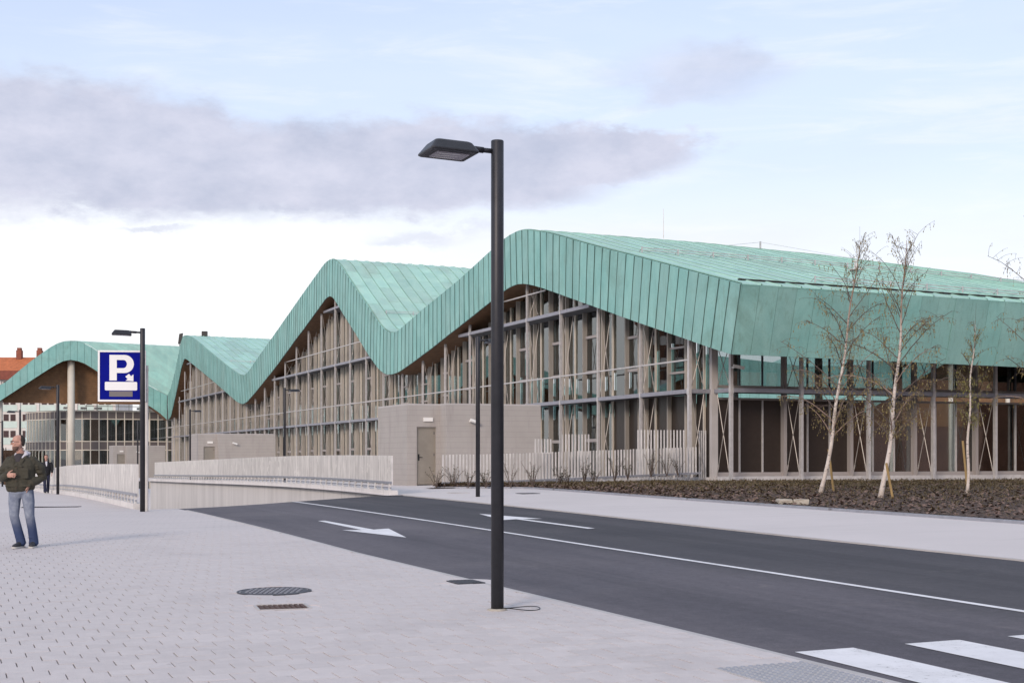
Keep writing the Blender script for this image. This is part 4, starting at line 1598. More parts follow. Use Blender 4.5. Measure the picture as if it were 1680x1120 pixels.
for i in range(9):
    mb.bar(F(-1.2 + i * 1.25, 6, 7.3), F(-1.2 + i * 1.25, 6, 8.3), 0.06)
mb.obj('roof_railing', 'mullion', pav)
for (t, wdt) in ((1.8, 2.2), (7.5, 0.9), (9.2, 0.7), (11, 1.1)):
    mb = MB()
    mb.box(F(t, 5.6, 7.62), D2 * wdt / 2, D1 * 0.3, (0, 0, 0.13))
    mb.obj('roof_duct', 'render_white', pav)

# ================================================================== apartment block far left, others that the glass reflects
def apartments(name, label, org, ux, length, depth, z0, zeave, floors, wall, group=None, roof_h=4.0, chim=3, win_w=0.9, pitch=3.0, style='pair', base_open=0.0):
    th = thing(name, label, 'apartment block', (org[0], org[1], z0), group)
    ux = Vector(ux).normalized()
    uy = Vector((-ux.y, ux.x, 0))
    O = Vector((org[0], org[1], 0))
    P = lambda u, v, z: O + ux * u + uy * v + Vector((0, 0, z))
    mb = MB()
    mb.hexa([P(0, 0, z0), P(length, 0, z0), P(length, depth, z0), P(0, depth, z0), P(0, 0, zeave), P(length, 0, zeave), P(length, depth, zeave), P(0, depth, zeave)])
    mb.obj('wall', wall, th)
    mb = MB()
    ov = 0.8
    mb.hexa([P(-ov, -ov, zeave + .02), P(length + ov, -ov, zeave + .02), P(length + ov, depth + ov, zeave + .02), P(-ov, depth + ov, zeave + .02),
             P(-ov, -ov + .3, zeave + 1.5), P(length + ov, -ov + .3, zeave + 1.5), P(length + ov, depth + ov, zeave + 1.5), P(-ov, depth + ov, zeave + 1.5)])
    mb.obj('attic_band', 'tile_dark', th)
    mb = MB()
    z1, z2 = zeave + 1.5, zeave + 1.5 + roof_h
    mb.add([P(-ov, -ov + .3, z1), P(length + ov, -ov + .3, z1), P(length + ov, depth + ov, z1), P(-ov, depth + ov, z1), P(-ov, depth / 2, z2), P(length + ov, depth / 2, z2)],
           [(0, 1, 5, 4), (2, 3, 4, 5), (1, 2, 5), (3, 0, 4)])
    rf = mb.obj('roof', 'red_tile', th)
    for i in range(chim):
        u = length * (0.12 + 0.76 * (i + 0.5 * (i % 2)) / max(1, chim - 0.5))
        mb = MB()
        mb.box(P(u, depth * 0.45, z2 + 0.3), ux * 0.42, uy * 0.5, (0, 0, 0.8))
        mb.box(P(u, depth * 0.45, z2 + 1.32), ux * 0.3, uy * 0.4, (0, 0, 0.22))
        mb.obj('chimney', 'brick_red', rf)
    for i in range(2):
        mb = MB()
        u = length * (0.3 + 0.3 * i)
        mb.box(P(u, depth * 0.22, z1 + roof_h * 0.44 + 0.25), ux * 0.6, uy * 0.35, (0, 0, 0.3))
        mb.obj('skylight', 'far_window', rf)
    fh = (zeave - z0 - base_open) / floors
    nb = int(length / pitch)
    for f_ in range(floors):
        for i in range(nb):
            u = (i + 0.5) * length / nb
            z = z0 + base_open + f_ * fh
            mb = MB()
            mb.box(P(u, -0.03, z + fh * 0.27), ux * (pitch * 0.42), uy * 0.05, (0, 0, fh * 0.20))
            mb.obj('window_panel', 'pale_green' if style == 'pair' else 'render_white', th)
            for sg in (-1, 1):
                mb = MB()
                mb.box(P(u + sg * win_w * 0.62, -0.02, z + fh * 0.70), ux * win_w * 0.45, uy * 0.05, (0, 0, fh * 0.2))
                mb.obj('window', 'far_window', th)
    mb = MB()
    for i in range(nb + 1):
        u = i * length / nb
        mb.box(P(u, -0.1, (z0 + base_open + zeave) / 2), ux * 0.22, uy * 0.12, (0, 0, (zeave - z0 - base_open) / 2))
    mb.obj('pilasters', wall, th, stuff=True)
    return th


apartments('apartment_block', 'pale apartment block with a red tiled roof and chimneys behind the far copper arch', (-96, 232), (1, 0.02, 0), 31, 12, 3.0, 14.3, 4, 'render_white', chim=4, roof_h=2.6, pitch=3.0, base_open=0.6)
apartments('brick_block', 'red brown brick apartment block beyond the plaza', (-165, 128), (0.55, 0.83, 0), 60, 14, -2, 24, 7, 'brick_far', 'brick blocks around the plaza', pitch=4.0, style='brick', chim=2)
apartments('brick_block', 'brick apartment block across the street behind the viewpoint', (60, -75), (-1, 0.1, 0), 70, 14, -1, 17, 5, 'brick_far', 'brick blocks around the plaza', pitch=4.0, style='brick', chim=2)
apartments('brick_block', 'brick apartment block on the far side of the street to the right', (100, -70), (-0.12, 0.99, 0), 110, 14, -1, 15, 4, 'brick_far', 'brick blocks around the plaza', pitch=4.0, style='brick', chim=2)
# wing on the other side of the courtyard, seen through the glass of the corner
cw = thing('courtyard_wing', 'green copper gable with a timber soffit seen through the corner glass of the hall', 'market hall', W(50, 40, FLOOR))
SC = 50.0
prof_t = [(24, 10.2), (29, 9.6), (33, 9.3), (38, 8.9), (44, 9.1), (48, 10.5), (56, 13.4), (62, 14), (70, 13)]
prof_b = [(24, 7.0), (29, 5.6), (33, 4.6), (38, 4.4), (42.7, 4.7), (52.4, 9.8), (58, 11.3), (62, 11.5), (70, 10.5)]
us = fr(24, 70, 56)
pt_ = lambda u: float(np.interp(u, *zip(*prof_t)))
pb_ = lambda u: float(np.interp(u, *zip(*prof_b)))
for i in range(len(us) - 1):
    a_, b_ = us[i] + .015, us[i + 1] - .015
    mb = MB()
    v_ = [W(SC, a_, pb_(a_)), W(SC, b_, pb_(b_)), W(SC, b_, pt_(b_)), W(SC, a_, pt_(a_))]
    mb.add(v_ + [p + D1 * .05 for p in v_], [(0, 1, 2, 3), (7, 6, 5, 4), (0, 4, 5, 1), (3, 2, 6, 7), (1, 5, 6, 2), (0, 3, 7, 4)])
    mb.obj('fascia_panel', 'copper_fascia', cw)
mb, m2, m3 = MB(), MB(), MB()
mb.grid([[W(SC + .06, u, pt_(u)) for u in us], [W(SC + 20, u, pt_(u) + 0.3) for u in us]])
mb.obj('roof', 'copper_roof', cw)
m2.grid([[W(SC + .06, u, pb_(u)) for u in us], [W(SC + 20, u, pb_(u)) for u in us]])
m2.obj('soffit', 'timber_slat', cw)
m3.grid([[W(SC + 3, u, 4.3) for u in us if u > 40], [W(SC + 3, u, max(4.31, pb_(u))) for u in us if u > 40]])
m3.obj('gable', 'gable_wood', cw)
mb = MB()
mb.hexa([W(SC + 3.2, 14, -.5), W(SC + 3.2, 70, -.5), W(SC + 3.6, 70, -.5), W(SC + 3.6, 14, -.5), W(SC + 3.2, 14, 4.35), W(SC + 3.2, 70, 4.35), W(SC + 3.6, 70, 4.35), W(SC + 3.6, 14, 4.35)])
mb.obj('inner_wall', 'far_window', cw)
for u in (30, 36, 41, 47, 53, 59, 65):
    mb = MB()
    p = W(SC + 0.8, u, 0)
    mb.tube([(p.x, p.y, -.5), (p.x, p.y, pb_(u) + .05)], 0.2, 10)
    mb.obj('column', 'tan_column', cw, smooth=True)
# low roof across the courtyard, sloping towards the long facade
lr = thing('courtyard_roof', 'low green copper roof glimpsed through the long glass facade', 'roof', W(60, 22, FLOOR))
sl = lambda s_: 4.6 + (s_ - 52) * 0.135
for i in range(26):
    t0 = 9.6 + i * 0.85
    mb = MB()
    v_ = [W(52, t0, sl(52)), W(52, t0 + .82, sl(52)), W(92, t0 + .82, sl(92)), W(92, t0, sl(92))]
    mb.add(v_ + [p - Vector((0, 0, .06)) for p in v_], [(3, 2, 1, 0), (4, 5, 6, 7), (0, 1, 5, 4), (1, 2, 6, 5), (3, 0, 4, 7)])
    mb.obj('roof_panel', 'copper_roof', lr)
mb = MB()
mb.hexa([W(52.4, 9.7, -.5), W(52.4, 31.5, -.5), W(52.8, 31.5, -.5), W(52.8, 9.7, -.5), W(52.4, 9.7, 4.5), W(52.4, 31.5, 4.5), W(52.8, 31.5, 4.5), W(52.8, 9.7, 4.5)])
mb.obj('wall', 'far_window', lr)
mb = MB()
for h in (.12, .24):
    mb.tube([W(64, 10, sl(64) + h), W(64, 31, sl(64) + h)], .02, 5)
mb.obj('snow_guard', 'steel', lr)
# hill far behind
mb = MB()
hp = []
for i in range(41):
    x = 60 + i * 9
    h = 34 + 12 * math.sin(i * .23 + .6) + 3 * math.sin(i * .9)
    hp.append([(x, 560, -3), (x, 610, h * .6), (x, 680, h), (x, 800, h * .7)])
mb.grid([r for r in hp])
mb.f = [tuple(reversed(f)) for f in mb.f]
struct(mb.obj('hill', 'hill_grass', smooth=True))

# bare brown hedge under the apartment block
mb = MB()
for i in range(260):
    x = rnd.uniform(-73, -56.5)
    y = 178 + rnd.uniform(0, 4)
    h = rnd.uniform(3.5, 5.2)
    p = Vector((x, y, -2.2))
    q_ = p + Vector((rnd.uniform(-.5, .5), 0, h))
    mb.tube([p, p.lerp(q_, .5) + Vector((rnd.uniform(-.2, .2), 0, 0)), q_], [0.12, 0.09, 0.03], 4)
    for _ in range(3):
        b = p.lerp(q_, rnd.uniform(.3, .9))
        mb.tube([b, b + Vector((rnd.uniform(-.9, .9), rnd.uniform(-.3, .3), rnd.uniform(.3, 1.0)))], [0.05, 0.02], 3)
hd = mb.obj('hedge', 'bark_brown')
tag(hd, 'tall bare brown hedge below the pale apartment block', 'hedge')
hw = MB()
hw.box((-65, 183.5, 0.2), (9, 0, 0), (0, 0.5, 0), (0, 0, 2.4))
hwo = hw.obj('hedge_wall', 'bark_brown')
tag(hwo, 'low brown wall right behind the bare hedge', 'wall')

# ================================================================== RAMP: retaining walls and slatted fences
def ramp_wall(name, label, c, thick, a0, a1, group):
    mb = MB()
    n = 40
    up, lo = [], []
    rows = []
    for i in range(n + 1):
        a = a0 + (a1 - a0) * i / n
        x0, y0 = AC(a, c - thick / 2)
        x1, y1 = AC(a, c + thick / 2)
        zt = gz(*AC(a, c)) + 0.13
        rows.append([(x0, y0, zt - 7), (x0, y0, zt), (x1, y1, zt), (x1, y1, zt - 7)])
    mb.grid(rows)
    mb.add([rows[0][0], rows[0][1], rows[0][2], rows[0][3]], [(0, 1, 2, 3)])
    mb.f = [tuple(reversed(f)) for f in mb.f]
    o = mb.obj(name, 'concrete_pale')
    return tag(o, label, 'retaining wall', group)


ramp_wall('retaining_wall', 'pale concrete ramp wall with the long fence that ends at the grey hut', 13.34, 0.30, 40.3, 92, 'concrete walls of the car park ramp')
ramp_wall('retaining_wall', 'pale concrete ramp wall on the plaza side, next to the parking sign', 5.12, 0.30, 38.0, 92, 'concrete walls of the car park ramp')


def slat_fence(name, label, pts, pitch, sw, sd, h, z_of, group, limit=300, foot=0.22, double_rail=True, jitter=0.0, slant=0.0, facing=None):
    """vertical galvanised slats on two low rails with feet; pts: plan polyline start and end"""
    a, b = Vector((pts[0][0], pts[0][1], 0)), Vector((pts[1][0], pts[1][1], 0))
    L = (b - a).length
    d = (b - a) / L
    nrm = Vector((-d.y, d.x, 0))
    if facing is not None and nrm.dot(facing) < 0:
        nrm = -nrm
    th = thing(name, label, 'fence', (a.x, a.y, z_of(a.x, a.y)), group)
    n = int(L / pitch)
    far_ = MB()
    for i in range(n):
        p = a + d * (i + 0.5) * pitch
        z = z_of(p.x, p.y)
        m_ = MB() if i < limit else far_
        tw_ = R(slant)
        dd = d * math.cos(tw_) + nrm * math.sin(tw_)
        nn = nrm * math.cos(tw_) - d * math.sin(tw_)
        j = rnd.uniform(-jitter, jitter)
        m_.box((p.x, p.y, z + foot - 0.07 + (h + j - foot + 0.07) / 2), dd * sw / 2, nn * sd / 2, (0, 0, (h + j - foot + 0.07) / 2))
        if i < limit:
            m_.obj('slat', 'galv', th)
    if far_.v:
        far_.obj('far_slats', 'galv', th, stuff=True)
    nseg = max(1, int(L / 2.5))
    for zz in ((foot, 0.07) if double_rail else (foot,)):
        m_ = MB()
        for i in range(nseg):
            p, q_ = a + d * L * i / nseg, a + d * L * (i + 1) / nseg
            o_ = nrm * (sd / 2 + 0.025)
            m_.bar((p.x + o_.x, p.y + o_.y, z_of(p.x, p.y) + zz), (q_.x + o_.x, q_.y + o_.y, z_of(q_.x, q_.y) + zz), 0.07 if zz > .1 else 0.04, 0.045)
        m_.obj('rail', 'galv_rail', th)
    for i in range(int(L / 0.75) + 1):
        p = a + d * min(L, i * 0.75 + 0.1) + nrm * (sd / 2 + 0.03)
        z = z_of(p.x, p.y)
        m_ = MB()
        m_.bar((p.x, p.y, z - 0.02), (p.x, p.y, z + foot - 0.03), 0.09, 0.05)
        m_.obj('foot', 'galv', th)
    return th


gzk = lambda x, y: gz(x, y) + 0.13
CAMSIDE = Vector((-0.5, -0.85, 0))
slat_fence('slat_fence', 'long galvanised slat fence on the ramp wall, ending beside the grey hut with the door', (AC(40.4, 13.34), AC(91, 13.34)), 0.095, 0.060, 0.045, 1.02, gzk, 'slat fences along the ramp', facing=-D2)
slat_fence('slat_fence', 'galvanised slat fence along the plaza behind the parking sign', (AC(38.1, 5.12), AC(91, 5.12)), 0.095, 0.064, 0.045, 1.02, gzk, 'slat fences along the ramp', facing=-D2)

# ================================================================== huts (stairs and vents of the car park)
def hut(label, corner, zb, H=2.92):
    th = thing('concrete_hut', label, 'hut', (corner[0], corner[1], zb), 'grey huts in front of the market hall')
    C0 = Vector((corner[0], corner[1], 0))
    P = lambda u, v, z: C0 + D2 * u + D1 * v + Vector((0, 0, zb + z))

    def blk(m_, u0, u1, v0, v1, z0, z1):
        m_.hexa([P(u0, v0, z0), P(u1, v0, z0), P(u1, v1, z0), P(u0, v1, z0), P(u0, v0, z1), P(u1, v0, z1), P(u1, v1, z1), P(u0, v1, z1)])

    mb = MB()
    # walls with a real doorway
    blk(mb, 0, 0.37, 0, 0.2, -0.6, H)
    blk(mb, 0.37, 1.12, 0, 0.2, 2.12, H)
    blk(mb, 1.12, 1.25, 0, 0.2, -0.6, H)
    blk(mb, 1.25, 5.0, -0.8, 3.8, -0.6, H)
    blk(mb, 0.2, 1.25, 3.6, 3.8, -0.6, H)
    mb.obj('wall', 'hut_wall', th)
    mb = MB()
    blk(mb, 0.003, 0.2, 0.2, 3.8, -0.6, H)
    mb.obj('wall', 'hut_wall', th)
    mb = MB()
    blk(mb, 0.0, 1.25, 0.0, 3.8, H + 0.003, H + 0.06)
    blk(mb, 1.253, 5.0, -0.8, 3.8, H + 0.003, H + 0.06)
    mb.obj('coping', 'concrete', th)
    mb = MB()
    blk(mb, 0.41, 1.08, 0.09, 0.14, 0.05, 2.07)
    dr = mb.obj('door', 'hut_door', th)
    mb = MB()
    blk(mb, 0.37, 0.41, 0.06, 0.16, 0.0, 2.11)
    blk(mb, 1.08, 1.12, 0.06, 0.16, 0.0, 2.11)
    blk(mb, 0.41, 1.08, 0.06, 0.16, 2.07, 2.11)
    blk(mb, 0.41, 1.08, 0.02, 0.16, 0.0, 0.05)
    mb.obj('door_frame', 'hut_door', th)
    mb = MB()
    mb.tube([P(0.47, 0.09, 1.0), P(0.47, 0.03, 1.0), P(0.60, 0.03, 1.0)], 0.014, 6)
    blk(mb, 0.445, 0.495, 0.075, 0.092, 0.88, 1.12)
    mb.obj('handle', 'black', dr)
    for hz_ in (0.25, 1.05, 1.85):
        mb = MB()
        blk(mb, 1.055, 1.079, 0.07, 0.089, hz_, hz_ + 0.1)
        mb.obj('hinge', 'steel_dark', dr)
    mb = MB()
    blk(mb, 0.62, 0.98, -0.06, -0.002, 2.33, 2.47)
    mb.obj('emergency_lamp', 'white_plastic', th)
    mb = MB()
    p = P(2.18, -0.8, 2.33)
    mb.bar(p, p - D1 * 0.15, 0.07)
    q_ = p - D1 * 0.17
    mb.tube([q_ - D2 * 0.06 + Vector((0, 0, 0.04)), q_ + D2 * 0.26 - Vector((0, 0, 0.06))], 0.06, 8)
    mb.obj('security_camera', 'white_plastic', th)
    return th


hut('nearest grey hut with a full view of its metal door', (-3.86, 52.4), 0.66)
hut('middle grey hut half hidden by the ramp fence', (17.1 - .4008 * 95, 95), 0.26)
hut('farthest grey hut seen beside the parking sign post', (17.1 - .4008 * 142, 142), -0.14)

# low slat fence in front of the corner, and taller screens behind it
fz = lambda x, y: gz(x, y) + 0.02
lf0, lf1 = G(724, 800), W(-0.35, 0.25, 0)
slat_fence('slat_fence', 'low galvanised slat fence with young shrubs in front, running up to the glass corner', ((lf0.x, lf0.y), (lf1.x, lf1.y)), 0.125, 0.048, 0.035, 1.10, lambda x, y: gz(x, y) + (0.02 if y < 49 else 0.02 + (y - 49) * 0.05), 'slat fences by the facade', double_rail=False, facing=CAMSIDE, foot=0.14, jitter=0.01)
for (xa, xb, yv, h, lab) in ((876, 908, 49.6, 1.62, 'short tall slat screen right beside the grey hut'), (920, 972, 50.4, 1.80, 'middle tall slat screen behind the low fence'), (1044, 1128, 52.0, 1.98, 'widest tall slat screen behind the low fence'), (1146, 1161, 52.9, 1.98, 'narrow tall slat screen inside the building corner')):
    ya = yv
    a_ = ((xa - 840) / 2333 * ya, ya)
    yb = yv + 0.4
    b_ = ((xb - 840) / 2333 * yb, yb)
    slat_fence('slat_screen', lab, (a_, b_), 0.125, 0.042, 0.04, h, lambda x, y: FLOOR - 0.12, 'tall slat screens by the facade', double_rail=False, facing=CAMSIDE, foot=0.12)

# ================================================================== planting bed
bf = [(-2.6, 48.0), (-0.9, 47.2), (0.7, 46.2), (1.8, 43.4), (3.25, 39.7), (5.9, 33.6), (9.4, 26.0), (12.2, 19.5), (15.4, 12.0)]
bb = [(-2.4, 48.5), (1.2, 49.3), (3.6, 50.5), (5.9, 51.8), (7.9, 51.0), (12, 52.8), (18, 55.2), (26, 58.4), (36, 62.4)]


def resample(pts, n):
    P_ = np.array(pts, float)
    L = np.concatenate([[0], np.cumsum(np.hypot(*np.diff(P_, axis=0).T))])
    q_ = np.linspace(0, 1, n + 1) ** 1.0 * L[-1]
    return [(float(np.interp(v, L, P_[:, 0])), float(np.interp(v, L, P_[:, 1]))) for v in q_]


nb_, mb_ = 60, 16
F_, B_ = resample(bf, nb_), resample(bb, nb_)


def bed_pt(u, v):
    i = min(int(u * nb_), nb_ - 1)
    k = u * nb_ - i
    fx, fy = F_[i][0] + (F_[i + 1][0] - F_[i][0]) * k, F_[i][1] + (F_[i + 1][1] - F_[i][1]) * k
    bx, by = B_[i][0] + (B_[i + 1][0] - B_[i][0]) * k, B_[i][1] + (B_[i + 1][1] - B_[i][1]) * k
    x, y = fx + (bx - fx) * v, fy + (by - fy) * v
    z0 = gz(fx, fy) + 0.03
    z1 = (gz(bx, by) + 0.03) * (1 - min(1, max(0, (u - 0.22) / 0.2))) + 0.78 * min(1, max(0, (u - 0.22) / 0.2))
    z = z0 + (z1 - z0) * v + 0.07 * math.sin(math.pi * min(1, v * 1.1)) + 0.02 * math.sin(x * 2.1) * math.sin(y * 1.7) * min(1, v * 6)
    return Vector((x, y, z))


mb = MB()
mb.grid([[bed_pt(i / nb_, j / mb_) for j in range(mb_ + 1)] for i in range(nb_ + 1)])
mulch_m = mat('mulch', (0.080, 0.054, 0.041), 0.95, 0.0, 0.5, 7.0, bump=1.0, bscale=18, coords='World')
bed = struct(mb.obj('planting_bed', 'mulch', smooth=True))
# steel edging
mb = MB()
for i in range(nb_):
    (x0, y0), (x1, y1) = F_[i], F_[i + 1]
    d = Vector((x1 - x0, y1 - y0, 0)).normalized()
    nn = Vector((d.y, -d.x, 0)) * 0.06
    za, zb_ = gz(x0, y0), gz(x1, y1)
    mb.hexa([(x0 - nn.x, y0 - nn.y, za - .1), (x1 - nn.x, y1 - nn.y, zb_ - .1), (x1 + nn.x, y1 + nn.y, zb_ - .1), (x0 + nn.x, y0 + nn.y, za - .1),
             (x0 - nn.x, y0 - nn.y, za + .05), (x1 - nn.x, y1 - nn.y, zb_ + .05), (x1 + nn.x, y1 + nn.y, zb_ + .05), (x0 + nn.x, y0 + nn.y, za + .05)])
mb.obj('bed_edging', 'galv_rail', bed)
# chips and low leaves
mu, le = MB(), MB()
for i in range(42000):
    u, v = rnd.random(), rnd.random() ** 0.9
    p = bed_pt(u, v)
    if p.x > p.y * 0.37 + 1.5:
        continue
    a = rnd.uniform(0, 6.28)
    if rnd.random() > 0.10 + 0.72 * min(1, v * 1.5):
        L, wd = rnd.uniform(0.05, 0.15), rnd.uniform(0.03, 0.07)
        d = Vector((math.cos(a), math.sin(a), rnd.uniform(-.2, .5)))
        n_ = Vector((-math.sin(a), math.cos(a), rnd.uniform(-.4, .4)))
        p.z += 0.02
        mu.add([p, p + d * L, p + d * L + n_ * wd, p + n_ * wd], [(0, 1, 2, 3)])
    else:
        h = rnd.uniform(0.035, 0.10)
        for _ in range(3):
            a = rnd.uniform(0, 6.28)
            d = Vector((math.cos(a) * 0.7, math.sin(a) * 0.7, rnd.uniform(0.3, 1.0)))
            n_ = Vector((-math.sin(a), math.cos(a), 0)) * rnd.uniform(0.007, 0.016)
            b = p + Vector((rnd.uniform(-.05, .05), rnd.uniform(-.05, .05), h * rnd.random() * 0.5))
            le.add([b, b + d * h * .5 + n_, b + d * h, b + d * h * .5 - n_], [(0, 1, 2, 3)])
o = mu.obj('mulch_chips', 'mulch_piece', stuff=True)
o = le.obj('ground_cover', 'bed_leaf', stuff=True)

# two pale stone blocks
sb = G(1302, 829)
for i, (dx_, L, lab) in enumerate(((-0.20, 0.34, 'beige stone block lying at the bed edge, the longer one partly behind'), (0.17, 0.36, 'beige stone block lying at the bed edge, the front one'))):
    mb = MB()
    c_ = Vector((sb.x + dx_, sb.y + (0.10 if i == 0 else -0.04), sb.z + 0.13))
    ax = Vector((0.93, -0.2 if i else 0.05, 0)).normalized()
    ay = Vector((-ax.y, ax.x, 0))
    rs = []
    for zz, k in ((-0.14, .95), (-0.08, 1), (0.0, 1), (0.022, .94)):
        rs.append([c_ + ax * (sx * L * 0.5 * k + rnd.uniform(-.012, .012)) + ay * (sy * 0.15 * k + rnd.uniform(-.012, .012)) + Vector((0, 0, zz + rnd.uniform(-.008, .008))) for sx, sy in ((-1, -1), (0, -1.04), (1, -1), (1.03, 0), (1, 1), (0, 1.03), (-1, 1), (-1.03, 0))])
    mb.rings(rs)
    tag(mb.obj('stone_block', 'stone'), lab, 'stone block', 'stone blocks on the bed edge')

# ================================================================== birches
def birch(label, base, top_off, H, r0, seed, limbs=24, spread=1.0, low=0.22, leafm='catkin', dens=1.0, cut=None):
    rg = random.Random(seed)
    base = Vector(base)
    th = thing('birch_tree', label, 'birch tree', base, 'young birches in the planting bed')
    n = 16
    tr = []
    bend = Vector((rg.uniform(-.1, .1), rg.uniform(-.1, .1), 0))
    for i in range(n + 1):
        k = i / n
        p = Vector((top_off[0] * k ** 0.85, top_off[1] * k, H * k)) + bend * math.sin(k * math.pi) + Vector((0.025 * math.sin(k * 17 + seed), 0, 0))
        tr.append(p)
    rad = [r0 * (1 - k / n) ** 0.9 + 0.006 for k in range(n + 1)]
    rad[0] *= 1.25
    mb = MB()
    mb.tube(tr, rad, 9)
    trunk = link('trunk', mb.mesh('trunk'), 'birch_bark', None, True)
    trunk.parent = th
    tw, lf, tp_ = MB(), MB(), MB()

    def at_(k):
        f_ = k * n
        i = min(int(f_), n - 1)
        return tr[i].lerp(tr[i + 1], f_ - i)

    def leaf(p, sc=1.0):
        L = rg.uniform(0.035, 0.075) * sc
        a = rg.uniform(0, 6.28)
        d = Vector((math.cos(a) * .35, math.sin(a) * .35, -1)).normalized() * L
        s_ = Vector((math.cos(a + 1.5), math.sin(a + 1.5), 0)) * L * 0.22
        lf.add([p, p + d * .5 + s_, p + d, p + d * .5 - s_], [(0, 1, 2, 3)])

    for i in range(limbs):
        k = low + (0.95 - low) * ((i + rg.random() * 0.8) / limbs) ** 1.3
        p = at_(k)
        a = i * 2.4 + rg.uniform(-.5, .5)
        L = (0.5 + 2.25 * (1 - k) ** 0.8 * (0.6 + 0.55 * rg.random())) * spread * (H / 7.0)
        if k < low + 0.06:
            L *= 0.6
        up = rg.uniform(0.9, 1.5) + 1.6 * max(0, k - 0.6) / 0.4
        d = Vector((math.cos(a), math.sin(a), up)).normalized()
        pts = [p]
        m_ = 7
        droop = rg.uniform(0.05, 0.15) * (1.25 - k)
        for j in range(m_):
            d = (d + Vector((rg.uniform(-.14, .14), rg.uniform(-.14, .14), -droop * (0.4 + j * 0.22)))).normalized()
            pts.append(pts[-1] + d * L / m_)
        rb = max(0.006, r0 * 0.27 * (1 - k) + 0.004)
        (tp_ if k < 0.45 and rg.random() < 0.5 else tw).tube(pts, [rb * (1 - j / (m_ + 1)) + 0.0035 for j in range(m_ + 1)], 4)
        for j in range(1, m_ + 1):
            for _ in range(2 if j < 3 else 3):
                if rg.random() > 0.98 * dens * (1.0 if k < 0.65 else 0.5):
                    continue
                b = pts[j].lerp(pts[j - 1], rg.random())
                a2 = rg.uniform(0, 6.28)
                e = Vector((math.cos(a2), math.sin(a2), rg.uniform(-.1, .9) + k * .8)).normalized()
                L2 = rg.uniform(0.2, 0.6) * (H / 7.0)
                q_ = [b]
                for s_ in range(4):
                    e = (e + Vector((0, 0, -0.36 * (1.15 - k))) + Vector((rg.uniform(-.18, .18), rg.uniform(-.18, .18), 0))).normalized()
                    q_.append(q_[-1] + e * L2 / 4)
                tw.tube(q_, [0.0048, 0.0042, 0.0036, 0.003, 0.0025], 3, False)
                for s_ in range(1, 5):
                    if rg.random() < 0.75:
                        leaf(q_[s_] + Vector((rg.uniform(-.02, .02), rg.uniform(-.02, .02), 0)))
                    if rg.random() < 0.4:
                        e2 = Vector((rg.uniform(-.5, .5), rg.uniform(-.5, .5), -1)).normalized()
                        r_ = q_[s_] + e2 * rg.uniform(.08, .22)
                        tw.tube([q_[s_], r_], [0.0034, 0.002], 3, False)
                        leaf(r_)
                        leaf(q_[s_].lerp(r_, .6))
    # fine leader twigs at the top
    for i in range(int(12 * dens)):
        p = at_(rg.uniform(0.8, 0.99))
        a = rg.uniform(0, 6.28)
        q_ = p + Vector((math.cos(a) * .22, math.sin(a) * .22, rg.uniform(.25, .6)))
        tw.tube([p, q_], [0.005, 0.0025], 3, False)
        if rg.random() < 0.4:
            leaf(q_)
    o = link('branches', tw.mesh('branches'), 'twig', None, False)
    o.parent = th
    o['kind'] = 'stuff'
    if tp_.v:
        o = link('pale_branches', tp_.mesh('pale_branches'), 'twig_pale', None, False)
        o.parent = th
        o['kind'] = 'stuff'
    o = link('crown', lf.mesh('crown'), leafm, None, False)
    o.parent = th
    o['kind'] = 'stuff'
    return th


def bed_hit(px, py):
    """plan point on the bed at a spot of the survey picture"""
    best = None
    k, q_ = (750 - py) / 2333.0, (px - 840) / 2333.0
    for i in range(161):
        for j in range(81):
            p = bed_pt(i / 160, j / 80)
            e = (p.x / p.y - q_) ** 2 + ((p.z - HC) / p.y - k) ** 2
            if best is None or e < best[0]:
                best = (e, p)
    return best[1]


b1, b2, b3 = bed_hit(1348, 809), bed_hit(1444, 816), bed_hit(1587, 809)
sc1 = b1.y / 2333
birch('birch with a leaning white trunk, nearest the stone blocks', b1 - Vector((0, 0, .05)), (58 * sc1, -0.4), (808 - 398) * b1.y / 2333, 0.054, 11, 25, 1.05)
sc2 = b2.y / 2333
birch('tallest birch, in the middle of the bed, its thin top above the roof', b2 - Vector((0, 0, .05)), (46 * sc2, 0.3), (816 - 388) * b2.y / 2333, 0.060, 23, 27, 1.12)
sc3 = b3.y / 2333
birch('thinnest and shortest birch, with yellowish young leaves', b3 - Vector((0, 0, .05)), (18 * sc3, 0.2), (809 - 522) * b3.y / 2333, 0.040, 31, 18, 0.62, 0.40, 'young_leaf', 0.62)
b4 = bed_hit(1676, 830)
b4 = bed_pt(0.80, 0.30)
q4 = bed_hit(1679, 815)
b4 = Vector((q4.x + 0.95, q4.y + 0.3, q4.z))
birch('birch whose drooping crown hangs in at the side, beyond the thinnest birch', b4, (0.15, -0.2), 7.6, 0.07, 44, 30, 1.35, 0.25, 'catkin', 1.0)
stk = ((1359, 736, 1368, 806, 'wooden stake beside the leaning birch nearest the stone blocks'), (1453, 757, 1465, 816, 'wooden stake beside the tallest birch'), (1579, 720, 1588, 806, 'wooden stake beside the thinnest birch'))
for (xa, ya, xb, yb, lab) in stk:
    p = bed_hit(xb, yb)
    h = (yb - ya) * p.y / 2333
    mb = MB()
    mb.tube([p - Vector((0, 0, .1)), p + Vector(((xa - xb) * p.y / 2333, 0, h))], 0.032, 8)
    tag(mb.obj('stake', 'stake'), lab, 'stake', 'stakes by the birches')


